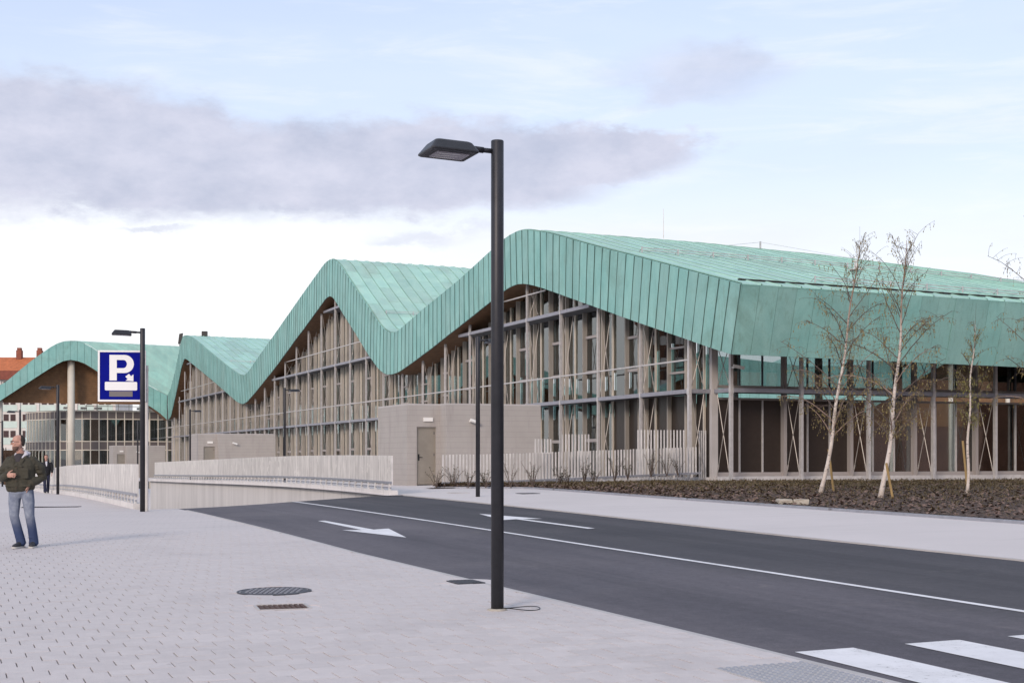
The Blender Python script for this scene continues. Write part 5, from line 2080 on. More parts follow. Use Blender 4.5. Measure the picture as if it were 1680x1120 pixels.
# ================================================================== shrubs along the low fence
def shrub(label, p, h, seed):
    rg = random.Random(seed)
    th = thing('young_shrub', label, 'shrub', p, 'young shrubs along the low fence')
    st_, lf = MB(), MB()
    for i in range(rg.randint(6, 10)):
        a = rg.uniform(0, 6.28)
        tip = Vector((math.cos(a) * rg.uniform(.1, .42), math.sin(a) * rg.uniform(.1, .3), h * rg.uniform(.5, 1.0)))
        mid = tip * 0.5 + Vector((0, 0, h * 0.12))
        st_.tube([Vector((0, 0, 0)), mid, tip], [0.011, 0.008, 0.004], 4, False)
        for j in range(rg.randint(8, 15)):
            k = rg.uniform(.25, 1)
            b = mid * (2 * k * (1 - k)) * 1.0 + tip * k * k if False else (Vector((0, 0, 0)).lerp(mid, k * 2) if k < .5 else mid.lerp(tip, k * 2 - 1))
            a2 = rg.uniform(0, 6.28)
            d = Vector((math.cos(a2), math.sin(a2), rg.uniform(-.1, .8))).normalized() * rg.uniform(.06, .13)
            n_ = Vector((-math.sin(a2), math.cos(a2), .2)) * 0.013
            lf.add([b, b + d * .5 + n_, b + d, b + d * .5 - n_], [(0, 1, 2, 3)])
    for nm, m_, mt in (('stem', st_, 'twig'), ('foliage', lf, 'shrub_leaf')):
        o = link(nm, m_.mesh(nm), mt, None)
        o.parent = th
        if nm == 'foliage':
            o['kind'] = 'stuff'


shr = [(716, 800, .72, 'young shrub in front of the hut door'), (744, 800, .85, 'young shrub at the near end of the low fence'), (768, 801, .7, 'young shrub left of the slim lamp post'), (797, 801, .62, 'young shrub right of the slim lamp post'), (838, 801, .95, 'bushiest young shrub, right of the big lamp pole'), (874, 801, .9, 'young shrub at the end of the hut wall'), (917, 799, .75, 'young shrub below the middle tall screen'), (931, 799, .6, 'small young shrub right below the middle tall screen'), (958, 797, .95, 'young shrub between the middle and the widest screen'), (975, 797, .75, 'young shrub right of the middle screen'), (1008, 795, .9, 'tall thin young shrub left of the widest screen'), (1030, 794, .7, 'young shrub at the foot of the widest screen'), (1068, 792, 1.0, 'tall young shrub in front of the widest screen'), (1094, 791, .9, 'young shrub below the far end of the widest screen'), (1112, 790, .8, 'last young shrub before the corner post')]
for i, (x, y, h, lab) in enumerate(shr):
    p = G(x, y)
    lim = lf0.y + (p.x - lf0.x) * (lf1.y - lf0.y) / (lf1.x - lf0.x) - 0.35
    yy = min(p.y, lim)
    xx = (x - 840) / 2333 * yy
    zz = gz(xx, yy) + 0.02 + (max(0, yy - 48.5) * 0.07)
    shrub(lab, Vector((xx, yy, zz)), h, 100 + i)
# dark soil strip under the shrubs
mb = MB()
d_ = Vector((lf1.x - lf0.x, lf1.y - lf0.y, 0)).normalized()
nr_ = Vector((d_.y, -d_.x, 0))
rows = []
for i in range(21):
    p = Vector((lf0.x - 0.6, lf0.y - 0.2, 0)) + d_ * (i / 20 * 10.2)
    a_, b_ = p + nr_ * 0.75, p + nr_ * 0.12
    rows.append([(a_.x, a_.y, gz(a_.x, a_.y) + 0.015), (b_.x, b_.y, gz(b_.x, b_.y) + 0.02)])
mb.grid([r[::-1] for r in rows])
struct(mb.obj('soil_strip', 'mulch'))


# ================================================================== street lamps
def make_lamp(H=4.5, arm=0.42):
    """built at the origin, arm along -x"""
    th = thing('street_lamp', 'lamp', 'street lamp', (0, 0, 0), 'street lamps')

    def part(mb, nm, mt, sm=False, parent=th):
        o = link(nm, mb.mesh(nm), mt, None, sm)
        o.parent = parent
        return o

    mb = MB()
    n = 20
    prof = [(0.0615, -0.3), (0.0615, H - 0.006), (0.0575, H), (0.02, H + 0.002)]
    mb.rings([[(r_ * math.cos(2 * math.pi * k / n), r_ * math.sin(2 * math.pi * k / n), z) for k in range(n)] for r_, z in prof])
    pole = part(mb, 'pole', 'anthracite', True)
    mod = pole.data
    ya = H - 0.105
    mb = MB()
    mb.tube([(-0.05, 0, ya), (-0.20, 0, ya + 0.004)], 0.024, 12)
    mb.tube([(-0.145, 0, ya + 0.002), (-0.30, 0, ya + 0.008)], 0.030, 12)
    mb.tube([(-0.285, 0, ya + 0.008), (-0.30, 0, ya + 0.008)], 0.036, 12)
    part(mb, 'arm', 'anthracite', True)
    # head: truncated pyramid housing, wide foot, small flat top, tilted slightly up
    x0, x1 = -0.262, -0.735
    zc = ya - 0.03
    tilt = 0.03
    Z = lambda x, z: zc + z + (x0 - x) * tilt

    def ring(mx, my, cx, z, r_=0.03):
        pts = []
        for (sx, sy) in ((1, -1), (1, 1), (-1, 1), (-1, -1)):
            for e in range(4):
                a0 = {(1, -1): -90, (1, 1): 0, (-1, 1): 90, (-1, -1): 180}[(sx, sy)] + e * 30
                x = cx + sx * (mx - r_) + r_ * math.cos(R(a0))
                y = sy * (my - r_) + r_ * math.sin(R(a0))
                pts.append((x, y, Z(x, z)))
        return pts
    xc = (x0 + x1) / 2
    mx = (x0 - x1) / 2
    mb = MB()
    mb.rings([ring(mx - 0.012, 0.213, xc, -0.050), ring(mx, 0.225, xc, -0.042), ring(mx, 0.225, xc, -0.030), ring(mx * 0.78, 0.15, xc + 0.01, 0.055), ring(mx * 0.72, 0.135, xc + 0.01, 0.066, 0.04)])
    part(mb, 'head', 'anthracite')
    mb = MB()
    mb.rings([ring(mx - 0.075, 0.13, xc + 0.01, -0.057, 0.01), ring(mx - 0.075, 0.13, xc + 0.01, -0.0502, 0.01)])
    ln = part(mb, 'lens', 'lens')
    for j in range(3):
        mb = MB()
        y = -0.09 + j * 0.09
        mb.box((xc + 0.01, y, Z(xc, -0.0585)), (mx - 0.10, 0, -0.0), (0, 0.006, 0), (0, 0, 0.0012))
        part(mb, 'lens_rib', 'white_plastic', False, ln)
    return th


lamp0 = make_lamp()
spots = []


def along(px_top, y_top, depth):
    return None


ang_d2 = math.atan2(0.372, 0.928)
L2P = G(234, 838)
L3P = G(95, 810)
LRP = G(784, 814)
lamps = [(LAMP1, ang_d2, 'tall dark street lamp in the foreground, in front of the zigzag facade', 1.0),
         (L2P, ang_d2 - R(6), 'dark street lamp standing just before the blue parking sign', 1.0),
         (L3P, ang_d2, 'dark street lamp behind the walking men, next to the plaza end of the ramp fence', 1.0),
         (LRP, ang_d2 + math.pi, 'slim dark lamp post on the pale pavement near the hut door', 1.0)]
for (px, ptop, Y, flipd, lab) in ((467, 636, 69.6, 1, 'dark street lamp behind the ramp fence, its arm in front of the second gable'), (312, 671, 94.5, 1, 'dark street lamp beside the middle grey hut'), (226, 690, 116, 1, 'small distant lamp post just left of the parking sign post'), (33, 672, 83, 0, 'dark street lamp at the left, under the edge of the far copper arch'), (4, 690, 99, 0, 'farthest lamp post, leftmost of all')):
    x = (px - 840) / 2333 * Y
    zt = HC + (750 - ptop) / 2333 * Y
    lamps.append((Vector((x, Y, zt - 4.5)), ang_d2 + (math.pi if flipd else 0), lab, 1.0))
for i, (p, a, lab, sc) in enumerate(lamps):
    o = lamp0 if i == 0 else copy_tree(lamp0)
    o.location = p
    o.rotation_euler = (0, 0, a)
    o['label'] = lab
# mortar collar and a loose loop of cable at the foreground lamp
mb = MB()
p = LAMP1
n = 18
mb.rings([[(p.x + r_ * math.cos(2 * math.pi * k / n) * (1 + .12 * math.sin(k * 2.3)), p.y + r_ * math.sin(2 * math.pi * k / n) * (1 + .12 * math.cos(k * 1.7)), p.z + z) for k in range(n)] for r_, z in ((0.10, -.01), (0.085, .012), (0.063, .016))])
tag(mb.obj('mortar_collar', 'stone', smooth=True), 'crumbly ring of mortar round the foot of the foreground lamp', 'mortar')
mb = MB()
cx, cy = p.x + 0.235, p.y + 0.03
pts = [(cx + 0.175 * math.cos(t), cy + 0.135 * math.sin(t) * (1.0), gz(cx, cy) + 0.012 + 0.008 * math.sin(2 * t)) for t in fr(0, 2 * math.pi, 40)]
mb.tube(pts, 0.0045, 5)
tag(mb.obj('cable_loop', 'black'), 'thin black loop of cable lying beside the foreground lamp foot', 'cable')

# ================================================================== parking sign
sg = thing('parking_sign', 'blue parking sign with a white P and arrow on a pale post', 'parking sign', (0, 0, 0), rotz=0)
sp_ = Vector((L2P.x + 0.10, L2P.y + 0.24, L2P.z))
SR = Matrix.Rotation(ang_d2 - R(16), 4, 'Z')
ZB = HC + (750 - 656) / 2333 * sp_.y
U = 1.075 / 500.0
SX0 = -1.24


def sgp(px, py, off):
    """spot of the panel: zoomed panel units -> metres"""
    v = SR @ Vector((SX0 + (px - 160) * U, off, (938 - py) * U))
    return Vector((sp_.x + v.x, sp_.y + v.y, ZB + v.z))


def flat(poly, off, thick=0.008):
    mb = MB()
    n_ = len(poly)
    a_ = [sgp(x, y, off) for x, y in poly]
    b_ = [sgp(x, y, off + thick) for x, y in poly]
    mb.add(a_ + b_, [tuple(range(n_)), tuple(reversed(range(n_, 2 * n_)))] + [(k, k + n_, (k + 1) % n_ + n_, (k + 1) % n_) for k in range(n_)])
    return mb


X1 = 700
panel = flat([(182, 935), (X1 - 22, 935), (X1 - 22, 390), (182, 390)], 0.0, 0.03).obj('panel', 'sign_blue', sg)
mb = MB()
for poly in ([(160, 957), (X1, 957), (X1, 936), (160, 936)], [(160, 389), (X1, 389), (X1, 368), (160, 368)], [(160, 935.5), (181, 935.5), (181, 389.5), (160, 389.5)], [(X1 - 21, 935.5), (X1, 935.5), (X1, 389.5), (X1 - 21, 389.5)]):
    f_ = flat(poly, -0.014, 0.06)
    mb.add(f_.v, f_.f)
mb.obj('frame', 'sign_white', sg)
# letter P: stem, bowl
mb = MB()


def addp(poly):
    f_ = flat(poly, -0.008, 0.0075)
    mb.add(f_.v, f_.f)


addp([(290, 715), (372, 715), (372, 420), (290, 420)])
out_r, in_r = [], []
for i in range(13):
    t = -90 + 180 * i / 12
    out_r.append((461 + 104 * math.cos(R(t)), 524 + 104 * math.sin(R(t))))
    in_r.append((445 + 42 * math.cos(R(t)), 525 + 47 * math.sin(R(t))))
out_r = [(372.3, 420)] + out_r + [(372.3, 628)]
in_r = [(372.3, 478)] + in_r + [(372.3, 572)]
for i in range(len(out_r) - 1):
    addp([in_r[i], in_r[i + 1], out_r[i + 1], out_r[i]])
mb.obj('letter', 'sign_white', panel)
mb = MB()
addp([(510, 636), (533, 665), (560, 643), (560, 722), (472, 716), (495, 695), (468, 670)])
mb.obj('arrow', 'sign_white', panel)
mb = MB()
rr_ = []
for (cx, cy, a0) in ((590, 816, 0), (250, 816, 90), (250, 742, 180), (590, 742, 270)):
    for e in range(5):
        t = a0 + e * 22.5
        rr_.append((cx + 12 * math.cos(R(t)), cy + 12 * math.sin(R(t))))
addp(list(reversed(rr_)))
mb.obj('bar', 'sign_white', panel)
mb = MB()
addp([(288, 900), (550, 900), (550, 836), (288, 836)])
mb.obj('bar', 'sign_grey', panel)
mb = MB()
pb = sp_ + (SR @ Vector((-0.085, 0.08, 0)))
mb.bar((pb.x, pb.y, gz(pb.x, pb.y) - 0.2), (pb.x, pb.y, ZB + 0.86), 0.10, 0.08, side=SR @ Vector((1, 0, 0)))
mb.obj('post', 'galv', sg)
mb = MB()
for zz in (0.25, 0.75):
    a_ = sp_ + (SR @ Vector((-0.9, 0.045, 0)))
    b_ = sp_ + (SR @ Vector((-0.02, 0.045, 0)))
    mb.bar((a_.x, a_.y, ZB + zz), (b_.x, b_.y, ZB + zz), 0.05, 0.03)
mb.obj('bracket', 'galv', sg)

# ================================================================== covers in the paving
mh = thing('manhole_cover', 'round black cast iron manhole cover in the plaza paving', 'manhole cover', MANHOLE)
mb = MB()
n = 32
Rm = 0.37
zz = MANHOLE.z
ring = lambda r_, z: [(MANHOLE.x + r_ * math.cos(2 * math.pi * k / n), MANHOLE.y + r_ * math.sin(2 * math.pi * k / n), gz(MANHOLE.x + r_ * math.cos(2 * math.pi * k / n), MANHOLE.y + r_ * math.sin(2 * math.pi * k / n)) + z) for k in range(n)]
mb.rings([ring(Rm + .035, -.05), ring(Rm + .035, .004), ring(Rm + .01, .006), ring(Rm, -.01)])
mb.obj('frame', 'iron', mh)
mb = MB()
mb.rings([ring(Rm - .005, -.05), ring(Rm - .005, .003)])
plt = mb.obj('plate', 'iron', mh)
mb = MB()
for i in range(-6, 7):
    for j in range(-6, 7):
        x, y = MANHOLE.x + i * 0.055, MANHOLE.y + j * 0.055
        if math.hypot(i, j) * 0.055 < Rm - 0.04:
            a = R(45 if (i + j) % 2 else -45)
            mb.box((x, y, gz(x, y) + 0.006), (0.02 * math.cos(a), 0.02 * math.sin(a), 0), (-0.006 * math.sin(a), 0.006 * math.cos(a), 0), (0, 0, 0.004))
mb.obj('studs', 'galv_rail', plt, stuff=True)
ang1 = math.atan2(0.372, 0.928)


def square_cover(name, label, c, sx, sy, m_, bars, rot, rim='paint_white'):
    th = thing(name, label, 'drain cover', c)
    ux, uy = Vector((math.cos(rot), math.sin(rot), 0)), Vector((-math.sin(rot), math.cos(rot), 0))
    g_ = lambda v: Vector((c.x + v.x, c.y + v.y, gz(c.x + v.x, c.y + v.y)))
    mb = MB()
    for s_, a_, b_, l_ in ((1, ux, uy, sy), (-1, ux, uy, sy)):
        p = g_(ux * s_ * (sx / 2 + .018))
        mb.box(p, ux * 0.014, uy * (sy / 2 + .032), (0, 0, .006))
        p = g_(uy * s_ * (sy / 2 + .018))
        mb.box(p, ux * sx / 2, uy * 0.014, (0, 0, .006))
    mb.obj('frame', rim, th)
    mb = MB()
    p = g_(Vector((0, 0, 0)))
    mb.box(p - Vector((0, 0, .01)), ux * sx / 2, uy * sy / 2, (0, 0, .008))
    mb.obj('base', m_, th)
    for i in range(bars):
        v = ux * (-sx / 2 + sx * (i + .5) / bars)
        p = g_(v)
        mb = MB()
        mb.box(p + Vector((0, 0, .001)), ux * sx / bars * 0.33, uy * (sy / 2 - .015), (0, 0, .005))
        mb.obj('bar', m_, th)


square_cover('drain_cover', 'rusty rectangular drain cover next to the round manhole', GRATE, 0.46, 0.40, 'rust', 9, ang1 - R(6), 'concrete')
square_cover('drain_cover', 'dark drain grate at the road edge, left of the foreground lamp', DRAIN, 0.26, 0.36, 'iron', 6, ang1, 'iron')
p = G(866, 809)
square_cover('drain_cover', 'small flat cover in the pale pavement beyond the road', p, 0.5, 0.5, 'iron', 3, ang1, 'iron')
p = G(752, 808)
square_cover('drain_cover', 'flat cover in the pale pavement left of the slim lamp post', p, 0.5, 0.45, 'concrete', 3, ang1, 'concrete')
p = G(84, 831)  # long flat strip of dark bars set over a dark mark in the paving
square_cover('drain_cover', 'long dark drain channel in the plaza behind the man in the green jacket', p, 1.5, 0.28, 'iron', 12, 0.0, 'iron')


# ================================================================== people
def fuse(mb, name, m_, parent, voxel, smooth_it=3, label=None):
    """overlapping lofts become one continuous skin"""
    me = mb.mesh(name)
    o = bpy.data.objects.new(name, me)
    COL.objects.link(o)
    r_ = o.modifiers.new('r', 'REMESH')
    r_.mode = 'VOXEL'
    r_.voxel_size = voxel
    if smooth_it:
        s_ = o.modifiers.new('s', 'SMOOTH')
        s_.factor = 0.5
        s_.iterations = smooth_it
    dg = bpy.context.evaluated_depsgraph_get()
    me2 = bpy.data.meshes.new_from_object(o.evaluated_get(dg))
    COL.objects.unlink(o)
    bpy.data.objects.remove(o)
    q_ = link(name, me2, m_, None, True, False, label)
    if parent is not None:
        q_.parent = parent
    return q_


def limb(mb, pts, rads, seg=12):
    """tube of oval rings with rounded ends; rads (rx, ry) or r"""
    P_ = [Vector(p) for p in pts]
    rs = []
    ref = Vector((1, 0, 0))
    rr = [(r_, r_) if not isinstance(r_, tuple) else r_ for r_ in rads]
    d0 = (P_[1] - P_[0]).normalized()
    d1 = (P_[-1] - P_[-2]).normalized()
    P2 = [P_[0] - d0 * min(rr[0]) * 0.55] + P_ + [P_[-1] + d1 * min(rr[-1]) * 0.55]
    rr = [(rr[0][0] * .5, rr[0][1] * .5)] + rr + [(rr[-1][0] * .5, rr[-1][1] * .5)]
    for i, p in enumerate(P2):
        d = (P2[min(i + 1, len(P2) - 1)] - P2[max(0, i - 1)]).normalized()
        s_ = ref - d * d.dot(ref)
        if s_.length < 0.15:
            s_ = Vector((0, 1, 0)) - d * d.dot(Vector((0, 1, 0)))
        s_.normalize()
        n_ = d.cross(s_)
        rs.append([p + s_ * rr[i][0] * math.cos(2 * math.pi * k / seg) + n_ * rr[i][1] * math.sin(2 * math.pi * k / seg) for k in range(seg)])
    mb.rings(rs)


def head_parts(mb, c, yaw, sc=1.0):
    """skull, jaw, nose, ears, brow; faces -y before turning by yaw"""
    M = Matrix.Rotation(yaw, 3, 'Z')
    q_ = lambda x, y, z: Vector(c) + M @ (Vector((x, y, z)) * sc)
    # side profile rings from chin to crown: (z, front y, back y, half width)
    prof = [(-.115, -.075, -.02, .03), (-.095, -.088, .005, .046), (-.07, -.09, .03, .058), (-.04, -.088, .07, .066), (0.0, -.09, .088, .072), (.035, -.092, .096, .075), (.07, -.085, .094, .073), (.095, -.068, .08, .062), (.115, -.035, .05, .04), (.122, -.005, .02, .018)]
    rs = []
    for z, yf, yb, hw in prof:
        yc, ry = (yf + yb) / 2, (yb - yf) / 2
        rs.append([q_(hw * math.cos(2 * math.pi * k / 16), yc + ry * math.sin(2 * math.pi * k / 16), z) for k in range(16)])
    mb.rings(rs)
    limb(mb, [q_(0, -.088, .018), q_(0, -.104, -.01), q_(0, -.112, -.028)], [.009 * sc, .012 * sc, .014 * sc], 8)
    mb.ellipsoid(q_(0, -.088, .032), (.05 * sc, .012 * sc, .010 * sc), 10, 6, yaw)
    mb.ellipsoid(q_(0, -.088, -.062), (.024 * sc, .010 * sc, .009 * sc), 10, 6, yaw)
    mb.ellipsoid(q_(0, -.084, -.098), (.022 * sc, .014 * sc, .014 * sc), 10, 6, yaw)
    for s_ in (-1, 1):
        mb.ellipsoid(q_(s_ * .076, .012, -.008), (.011 * sc, .020 * sc, .034 * sc), 10, 6, yaw)
        mb.ellipsoid(q_(s_ * .045, -.066, -.02), (.02 * sc, .015 * sc, .018 * sc), 10, 6, yaw)
    return q_, M


def hand(mb, wrist, fwd, palm_n, side, sc=1.0, curl=0.5):
    """palm plus five separate bent fingers; side is the thumb direction"""
    f_, n_, s_ = Vector(fwd).normalized(), Vector(palm_n).normalized(), Vector(side).normalized()
    w_ = Vector(wrist)
    rs = []
    for k, hw, th in ((0, .026, .018), (.03, .036, .019), (.07, .041, .017), (.095, .038, .013)):
        c_ = w_ + f_ * k * sc
        rs.append([c_ + s_ * hw * sc * math.cos(2 * math.pi * e / 10) + n_ * th * sc * math.sin(2 * math.pi * e / 10) for e in range(10)])
    mb.rings(rs)
    for i, (off, L) in enumerate(((.029, .072), (.010, .082), (-.010, .076), (-.029, .060))):
        b = w_ + f_ * .085 * sc + s_ * off * sc
        d = f_.copy()
        pts = [b]
        for seg_l in (.42, .33, .25):
            d = (d + n_ * curl * (0.5 + .25 * i)).normalized()
            pts.append(pts[-1] + d * L * seg_l * sc)
        limb(mb, pts, [.0095 * sc, .009 * sc, .0085 * sc, .0075 * sc], 8)
    b = w_ + f_ * .025 * sc + s_ * .028 * sc
    d = (f_ * .6 + s_ * .8 + n_ * .2).normalized()
    p1 = b + d * .036 * sc
    d = (d + f_ * .5 + n_ * .2).normalized()
    p2 = p1 + d * .030 * sc
    d = (d + f_ * .3).normalized()
    limb(mb, [b, p1, p2, p2 + d * .022 * sc], [.013 * sc, .012 * sc, .0105 * sc, .009 * sc], 8)


def shoe(mb, ms, ankle, fwd, L=0.28):
    a_, f_ = Vector(ankle), Vector(fwd).normalized()
    s_ = Vector((f_.y, -f_.x, 0))
    z0 = 0.022
    rs, r2 = [], []
    for k, hw, h in ((-.07, .028, .075), (-.03, .038, .095), (.03, .040, .095), (.09, .043, .065), (.15, .046, .050), (.19, .036, .036), (.208, .018, .022)):
        c_ = Vector((a_.x, a_.y, 0)) + f_ * k
        rs.append([c_ + s_ * hw * math.cos(t) + Vector((0, 0, z0 + h * .5 + h * .5 * math.sin(t))) for t in [2 * math.pi * e / 10 for e in range(10)]])
        r2.append([c_ + s_ * x * (hw + .006) + Vector((0, 0, z)) for x, z in ((-1, 0), (1, 0), (1, .026), (-1, .026))])
    mb.rings(rs)
    ms.rings(r2)


# --- man in the green jacket, walking towards the viewpoint, looking aside
man_p = G(42, 898)
k_ = 1.0
man = thing('person', 'man in a dark green jacket and faded jeans walking on the plaza, looking aside', 'person', man_p)
HEADC = (-0.105, -0.02, 1.633)
YAW = R(-58)
hips = (-0.07, 0.0, 0.90)
kn = ((-0.155, -0.06, 0.49), (0.075, -0.03, 0.50))
an = ((-0.065, -0.02, 0.085), (0.105, 0.06, 0.085))
mb = MB()
hq, HM = head_parts(mb, HEADC, YAW)
limb(mb, [(-.085, .035, 1.36), (-.088, .03, 1.45), (-.10, .015, 1.55)], [(.075, .065), (.058, .056), (.055, .056)])
limb(mb, [(-.075, .02, .92), (-.075, .02, 1.1), (-.08, .02, 1.3), (-.083, .03, 1.40)], [(.15, .10), (.14, .10), (.17, .11), (.13, .08)])
for i in range(2):
    limb(mb, [(-0.165 if i == 0 else 0.03, 0, .90), kn[i], an[i]], [.07, .05, .038])
SH = ((-.27, .03, 1.36), (.105, .03, 1.36))
EL = ((-.365, .02, 1.075), (.235, .10, 1.09))
WR = ((-.225, -.20, 1.125), (.12, -.105, 1.0))
for i in range(2):
    limb(mb, [SH[i], EL[i], WR[i]], [.05, .04, .028])
hand(mb, (-.222, -.205, 1.127), (.80, -.30, .05), (.1, .75, -.35), (.1, .1, 1), 1.0, 0.28)
hand(mb, (.10, -.085, .985), (-.4, .1, -1), (-.6, .8, 0), (0, -1, 0), 1.0, 0.3)
body = fuse(mb, 'body', 'skin', man, 0.0075, 2)
# jeans
mb = MB()
limb(mb, [(-.073, .005, .985), (-.073, .005, .90), (-.07, .005, .84)], [(.185, .125), (.195, .13), (.17, .12)])
limb(mb, [(-.16, .0, .88), (-.165, -.02, .72), kn[0], (-.115, -.03, .30), (-.07, -.015, .12), (-.062, -.01, .06)], [.100, .094, .073, .070, .072, .076])
limb(mb, [(.025, .0, .88), (.05, -.01, .72), kn[1], (.095, .02, .30), (.107, .06, .12), (.107, .06, .06)], [.100, .094, .073, .070, .072, .078])
for i in range(14):    # creases
    L_ = rnd.choice((0, 1))
    z = rnd.choice((rnd.uniform(.08, .25), rnd.uniform(.40, .58), rnd.uniform(.75, .86)))
    x = float(np.interp(z, [.06, .12, .30, .49, .72, .88], [(-.062, -.07, -.115, -.155, -.165, -.16), (.107, .107, .095, .075, .05, .025)][L_])) + rnd.uniform(-.02, .02)
    mb.ellipsoid((x, -.075 + (.06 if z < .3 and L_ else 0), z), (.05, .014, .010), 8, 6, rnd.uniform(-.4, .4))
jeans = fuse(mb, 'jeans', 'jeans', man, 0.010, 3)
# jacket
mb = MB()
limb(mb, [(-.075, .0, .90), (-.078, .0, .94), (-.08, .0, 1.02), (-.082, .0, 1.15), (-.083, .0, 1.27), (-.084, .015, 1.36), (-.086, .03, 1.425)], [(.215, .145), (.225, .15), (.225, .15), (.232, .15), (.240, .145), (.215, .115), (.105, .085)], 20)
for i in range(2):
    mid = Vector(SH[i]).lerp(Vector(EL[i]), .5) + Vector((-.02 if i == 0 else .03, .01, 0))
    fo = Vector(EL[i]).lerp(Vector(WR[i]), .5)
    limb(mb, [Vector(SH[i]) + Vector((.03 if i == 0 else -.03, 0, .005)), mid, EL[i], fo, WR[i]], [.083, .080, .072, .066, .056], 14)
# collar, placket, pocket flaps, hem band, creases
limb(mb, [(-.19, -.07, 1.40), (-.165, .06, 1.455), (-.085, .105, 1.475), (-.0, .06, 1.455), (.02, -.07, 1.40)], [(.03, .022)] * 5, 8)
limb(mb, [(-.165, -.105, 1.385), (-.135, -.135, 1.30)], [(.035, .012), (.018, .012)], 8)
limb(mb, [(.0, -.105, 1.385), (-.035, -.135, 1.30)], [(.035, .012), (.018, .012)], 8)
limb(mb, [(-.085, -.137, 1.30), (-.085, -.158, 1.10), (-.083, -.150, .905)], [(.022, .012)] * 3, 8)
for x, z in ((-.20, 1.215), (.035, 1.215)):
    mb.box((x, -.142, z), (.065, 0, 0), (0, .012, 0), (0, 0, .022))
    mb.box((x, -.140, z - .07), (.06, 0, 0), (0, .009, 0), (0, 0, .06))
for x, z in ((-.19, .97), (.05, .97)):
    mb.box((x, -.143, z), (.075, 0, 0), (0, .014, 0), (0, 0, .022))
for i in range(26):
    side = rnd.choice((-1, 1, 0))
    if side:
        k = 0 if side < 0 else 1
        t = rnd.uniform(.1, 1.0)
        c_ = Vector(SH[k]).lerp(Vector(EL[k]), t) + Vector((rnd.uniform(-.04, .04), -.07, 0))
    else:
        c_ = Vector((rnd.uniform(-.25, .09), -.145, rnd.uniform(.88, 1.3)))
    mb.ellipsoid(c_, (.055, .014, .011), 8, 6, rnd.uniform(-.6, .6))
jk = fuse(mb, 'jacket', 'jacket', man, 0.0095, 2)
mb = MB()
for z in (1.24, 1.14, 1.04, .94):
    mb.ellipsoid((-.085, -.175, z), (.008, .004, .008), 8, 5)
o = link('buttons', mb.mesh('buttons'), 'rust', jk)
o.matrix_parent_inverse = Matrix.Identity(4)
# dark jersey at the neck, pale hood behind
mb = MB()
limb(mb, [(-.09, -.075, 1.33), (-.09, -.055, 1.40), (-.092, -.03, 1.445)], [(.075, .05), (.07, .045), (.058, .04)], 12)
o = fuse(mb, 'jersey', 'jersey', man, .009, 1)
mb = MB()
limb(mb, [(-.135, -.065, 1.40), (-.155, .015, 1.455), (-.10, .085, 1.475), (-.015, .065, 1.475), (.015, -.01, 1.455), (-.03, -.075, 1.395)], [(.018, .016), (.024, .022), (.036, .032), (.040, .036), (.034, .028), (.016, .013)], 10)
limb(mb, [(-.03, .06, 1.49), (.015, .085, 1.46), (.0, .10, 1.42)], [(.035, .03), (.045, .035), (.03, .03)], 10)
o = fuse(mb, 'hood', 'hood', man, .008, 2)
# hair (receding, short), beard shadow, glasses
mb = MB()
C_ = Vector(HEADC)
rs = []
for z, yf, yb, hw in ((-.055, .045, .082, .060), (-.02, .015, .097, .0765), (.02, -.012, .104, .0805), (.05, -.02, .106, .0805), (.08, -.015, .099, .073), (.105, .0, .08, .055), (.122, .02, .055, .028)):
    yc, ry = (yf + yb) / 2, (yb - yf) / 2
    rs.append([C_ + HM @ Vector((hw * math.cos(2 * math.pi * k / 16), yc + ry * math.sin(2 * math.pi * k / 16), z)) for k in range(16)])
mb.rings(rs)
hr = fuse(mb, 'hair', 'hair', man, .006, 1)
mb = MB()
rs = []
for z, yf, yb, hw in ((-.120, -.076, -.02, .034), (-.098, -.091, .0, .050), (-.075, -.0925, .02, .0605), (-.055, -.0905, .03, .064)):
    yc, ry = (yf + yb) / 2, (yb - yf) / 2
    rs.append([C_ + HM @ Vector((hw * math.cos(2 * math.pi * k / 16), yc + ry * math.sin(2 * math.pi * k / 16), z)) for k in range(16)])
mb.rings(rs)
o = fuse(mb, 'beard', 'beard', man, .005, 1)
mb = MB()
for s_ in (-1, 1):
    pts = [hq(s_ * .034 + .024 * math.cos(t), -.106, .012 + .018 * math.sin(t)) for t in fr(0, 2 * math.pi, 12)]
    mb.tube(pts, .0022, 5, False)
    mb.tube([hq(s_ * .058, -.104, .016), hq(s_ * .078, -.03, .016), hq(s_ * .080, .02, .008)], .002, 5)
mb.tube([hq(-.010, -.106, .014), hq(.010, -.106, .014)], .002, 5)
o = link('glasses', mb.mesh('glasses'), 'black', None)
o.parent = man
for s_ in (-1, 1):
    mb = MB()
    mb.ellipsoid(hq(s_ * .032, -.082, .010), (.012, .010, .008), 8, 6)
    o = link('eye', mb.mesh('eye'), 'sign_white', None, True)
    o.parent = body
    mb = MB()
    mb.ellipsoid(hq(s_ * .032, -.092, .030), (.02, .006, .004), 8, 6)
    o = link('eyebrow', mb.mesh('eyebrow'), 'hair', None, True)
    o.parent = body
for i in range(2):
    mb, ms = MB(), MB()
    shoe(mb, ms, an[i], (-0.25 if i == 0 else 0.12, -1, 0))
    o = fuse(mb, 'shoe', 'shoe', man, .008, 2)
    o2 = link('sole', ms.mesh('sole'), 'sole', None)
    o2.parent = o
man.scale = (1, 1, 1)

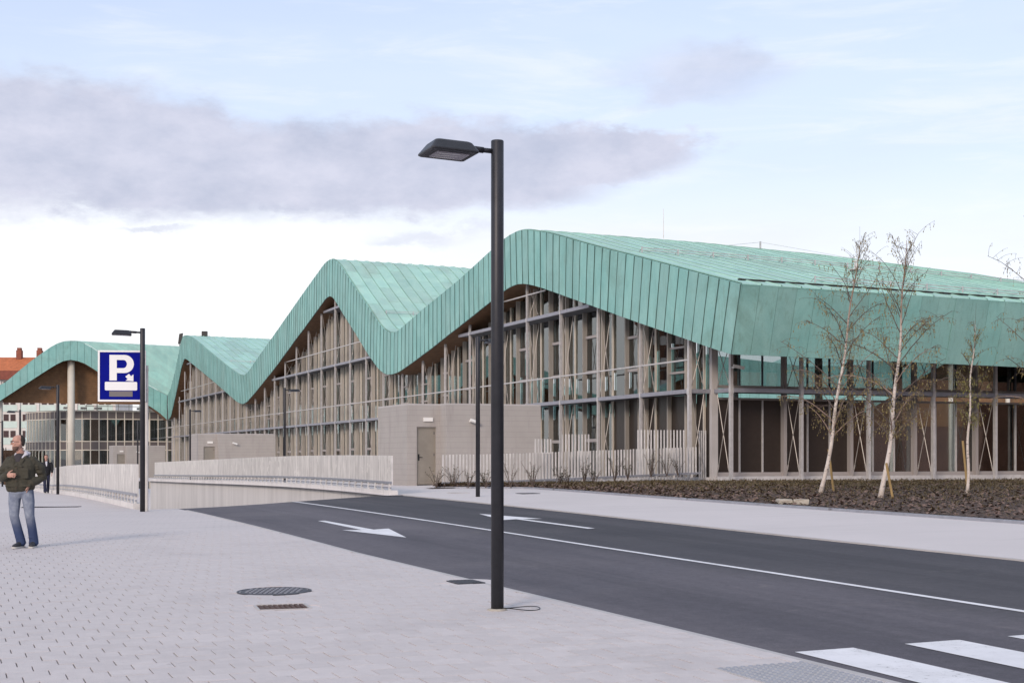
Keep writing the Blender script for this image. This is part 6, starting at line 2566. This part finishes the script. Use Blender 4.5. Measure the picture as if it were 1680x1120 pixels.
# --- man in black farther back
bp = Vector((-20.96, 64.0, gz(-20.96, 64.0)))
bm = thing('person', 'man in a black jacket and dark jeans walking beside the slat fence', 'person', bp, rotz=R(25))
mb = MB()
hq2, HM2 = head_parts(mb, (0.0, -.02, 1.62), R(-20))
limb(mb, [(0, .02, 1.36), (0, .01, 1.45), (0, 0, 1.54)], [(.07, .06), (.056, .055), (.052, .053)])
limb(mb, [(0, 0, .92), (0, 0, 1.12), (0, .01, 1.36)], [(.15, .10), (.14, .10), (.14, .09)])
LK = ((-.08, -.10, .49), (.09, .02, .48))
LA = ((-.08, -.22, .09), (.09, .20, .10))
for i in range(2):
    limb(mb, [((-.085, .085)[i], 0, .90), LK[i], LA[i]], [.07, .05, .038])
AS = ((-.20, .01, 1.36), (.20, .01, 1.36))
AE = ((-.26, .06, 1.10), (.26, -.04, 1.10))
AW = ((-.24, -.06, .87), (.22, -.20, .92))
for i in range(2):
    limb(mb, [AS[i], AE[i], AW[i]], [.05, .04, .028])
    hand(mb, AW[i], (0, -.3, -1), ((1, 0, 0) if i == 0 else (-1, 0, 0)), (0, -1, -.2), 1.0, .25)
b2_ = fuse(mb, 'body', 'skin', bm, .009, 2)
mb = MB()
limb(mb, [(0, 0, .86), (0, 0, 1.0), (0, 0, 1.2), (0, .01, 1.34), (0, .02, 1.43)], [(.19, .14), (.195, .14), (.21, .14), (.20, .11), (.085, .08)], 16)
for i in range(2):
    limb(mb, [Vector(AS[i]) * 1.0, AE[i], Vector(AE[i]).lerp(Vector(AW[i]), .9)], [.075, .066, .052])
limb(mb, [(-.08, -.06, 1.41), (0, .08, 1.47), (.08, -.06, 1.41)], [(.024, .02)] * 3, 8)
fuse(mb, 'jacket', 'dark_coat', bm, .012, 2)
mb = MB()
limb(mb, [(0, 0, .95), (0, 0, .85)], [(.17, .12), (.175, .125)])
for i in range(2):
    limb(mb, [((-.085, .085)[i], 0, .88), LK[i], Vector(LA[i]) - Vector((0, 0, .02))], [.095, .07, .065])
fuse(mb, 'jeans', 'dark_jeans', bm, .012, 2)
mb = MB()
rs = []
for z, yf, yb, hw in ((-.05, .03, .082, .060), (.0, .0, .10, .078), (.05, -.06, .105, .080), (.09, -.075, .098, .070), (.122, -.03, .06, .035)):
    yc, ry = (yf + yb) / 2, (yb - yf) / 2
    rs.append([Vector((0, -.02, 1.62)) + HM2 @ Vector((hw * math.cos(2 * math.pi * k / 14), yc + ry * math.sin(2 * math.pi * k / 14), z)) for k in range(14)])
mb.rings(rs)
fuse(mb, 'hair', 'hair', bm, .008, 1)
mb = MB()
limb(mb, [(0, -.10, 1.22), (0, -.09, 1.34), (0, -.05, 1.42)], [(.03, .05), (.045, .04), (.05, .035)], 10)
fuse(mb, 'shirt', 'hood', bm, .01, 1)
for i in range(2):
    mb, ms = MB(), MB()
    shoe(mb, ms, LA[i], (0, -1, 0))
    o = fuse(mb, 'shoe', 'shoe', bm, .01, 1)
    o2 = link('sole', ms.mesh('sole'), 'sole', None)
    o2.parent = o

print('objects', len(scene.objects))
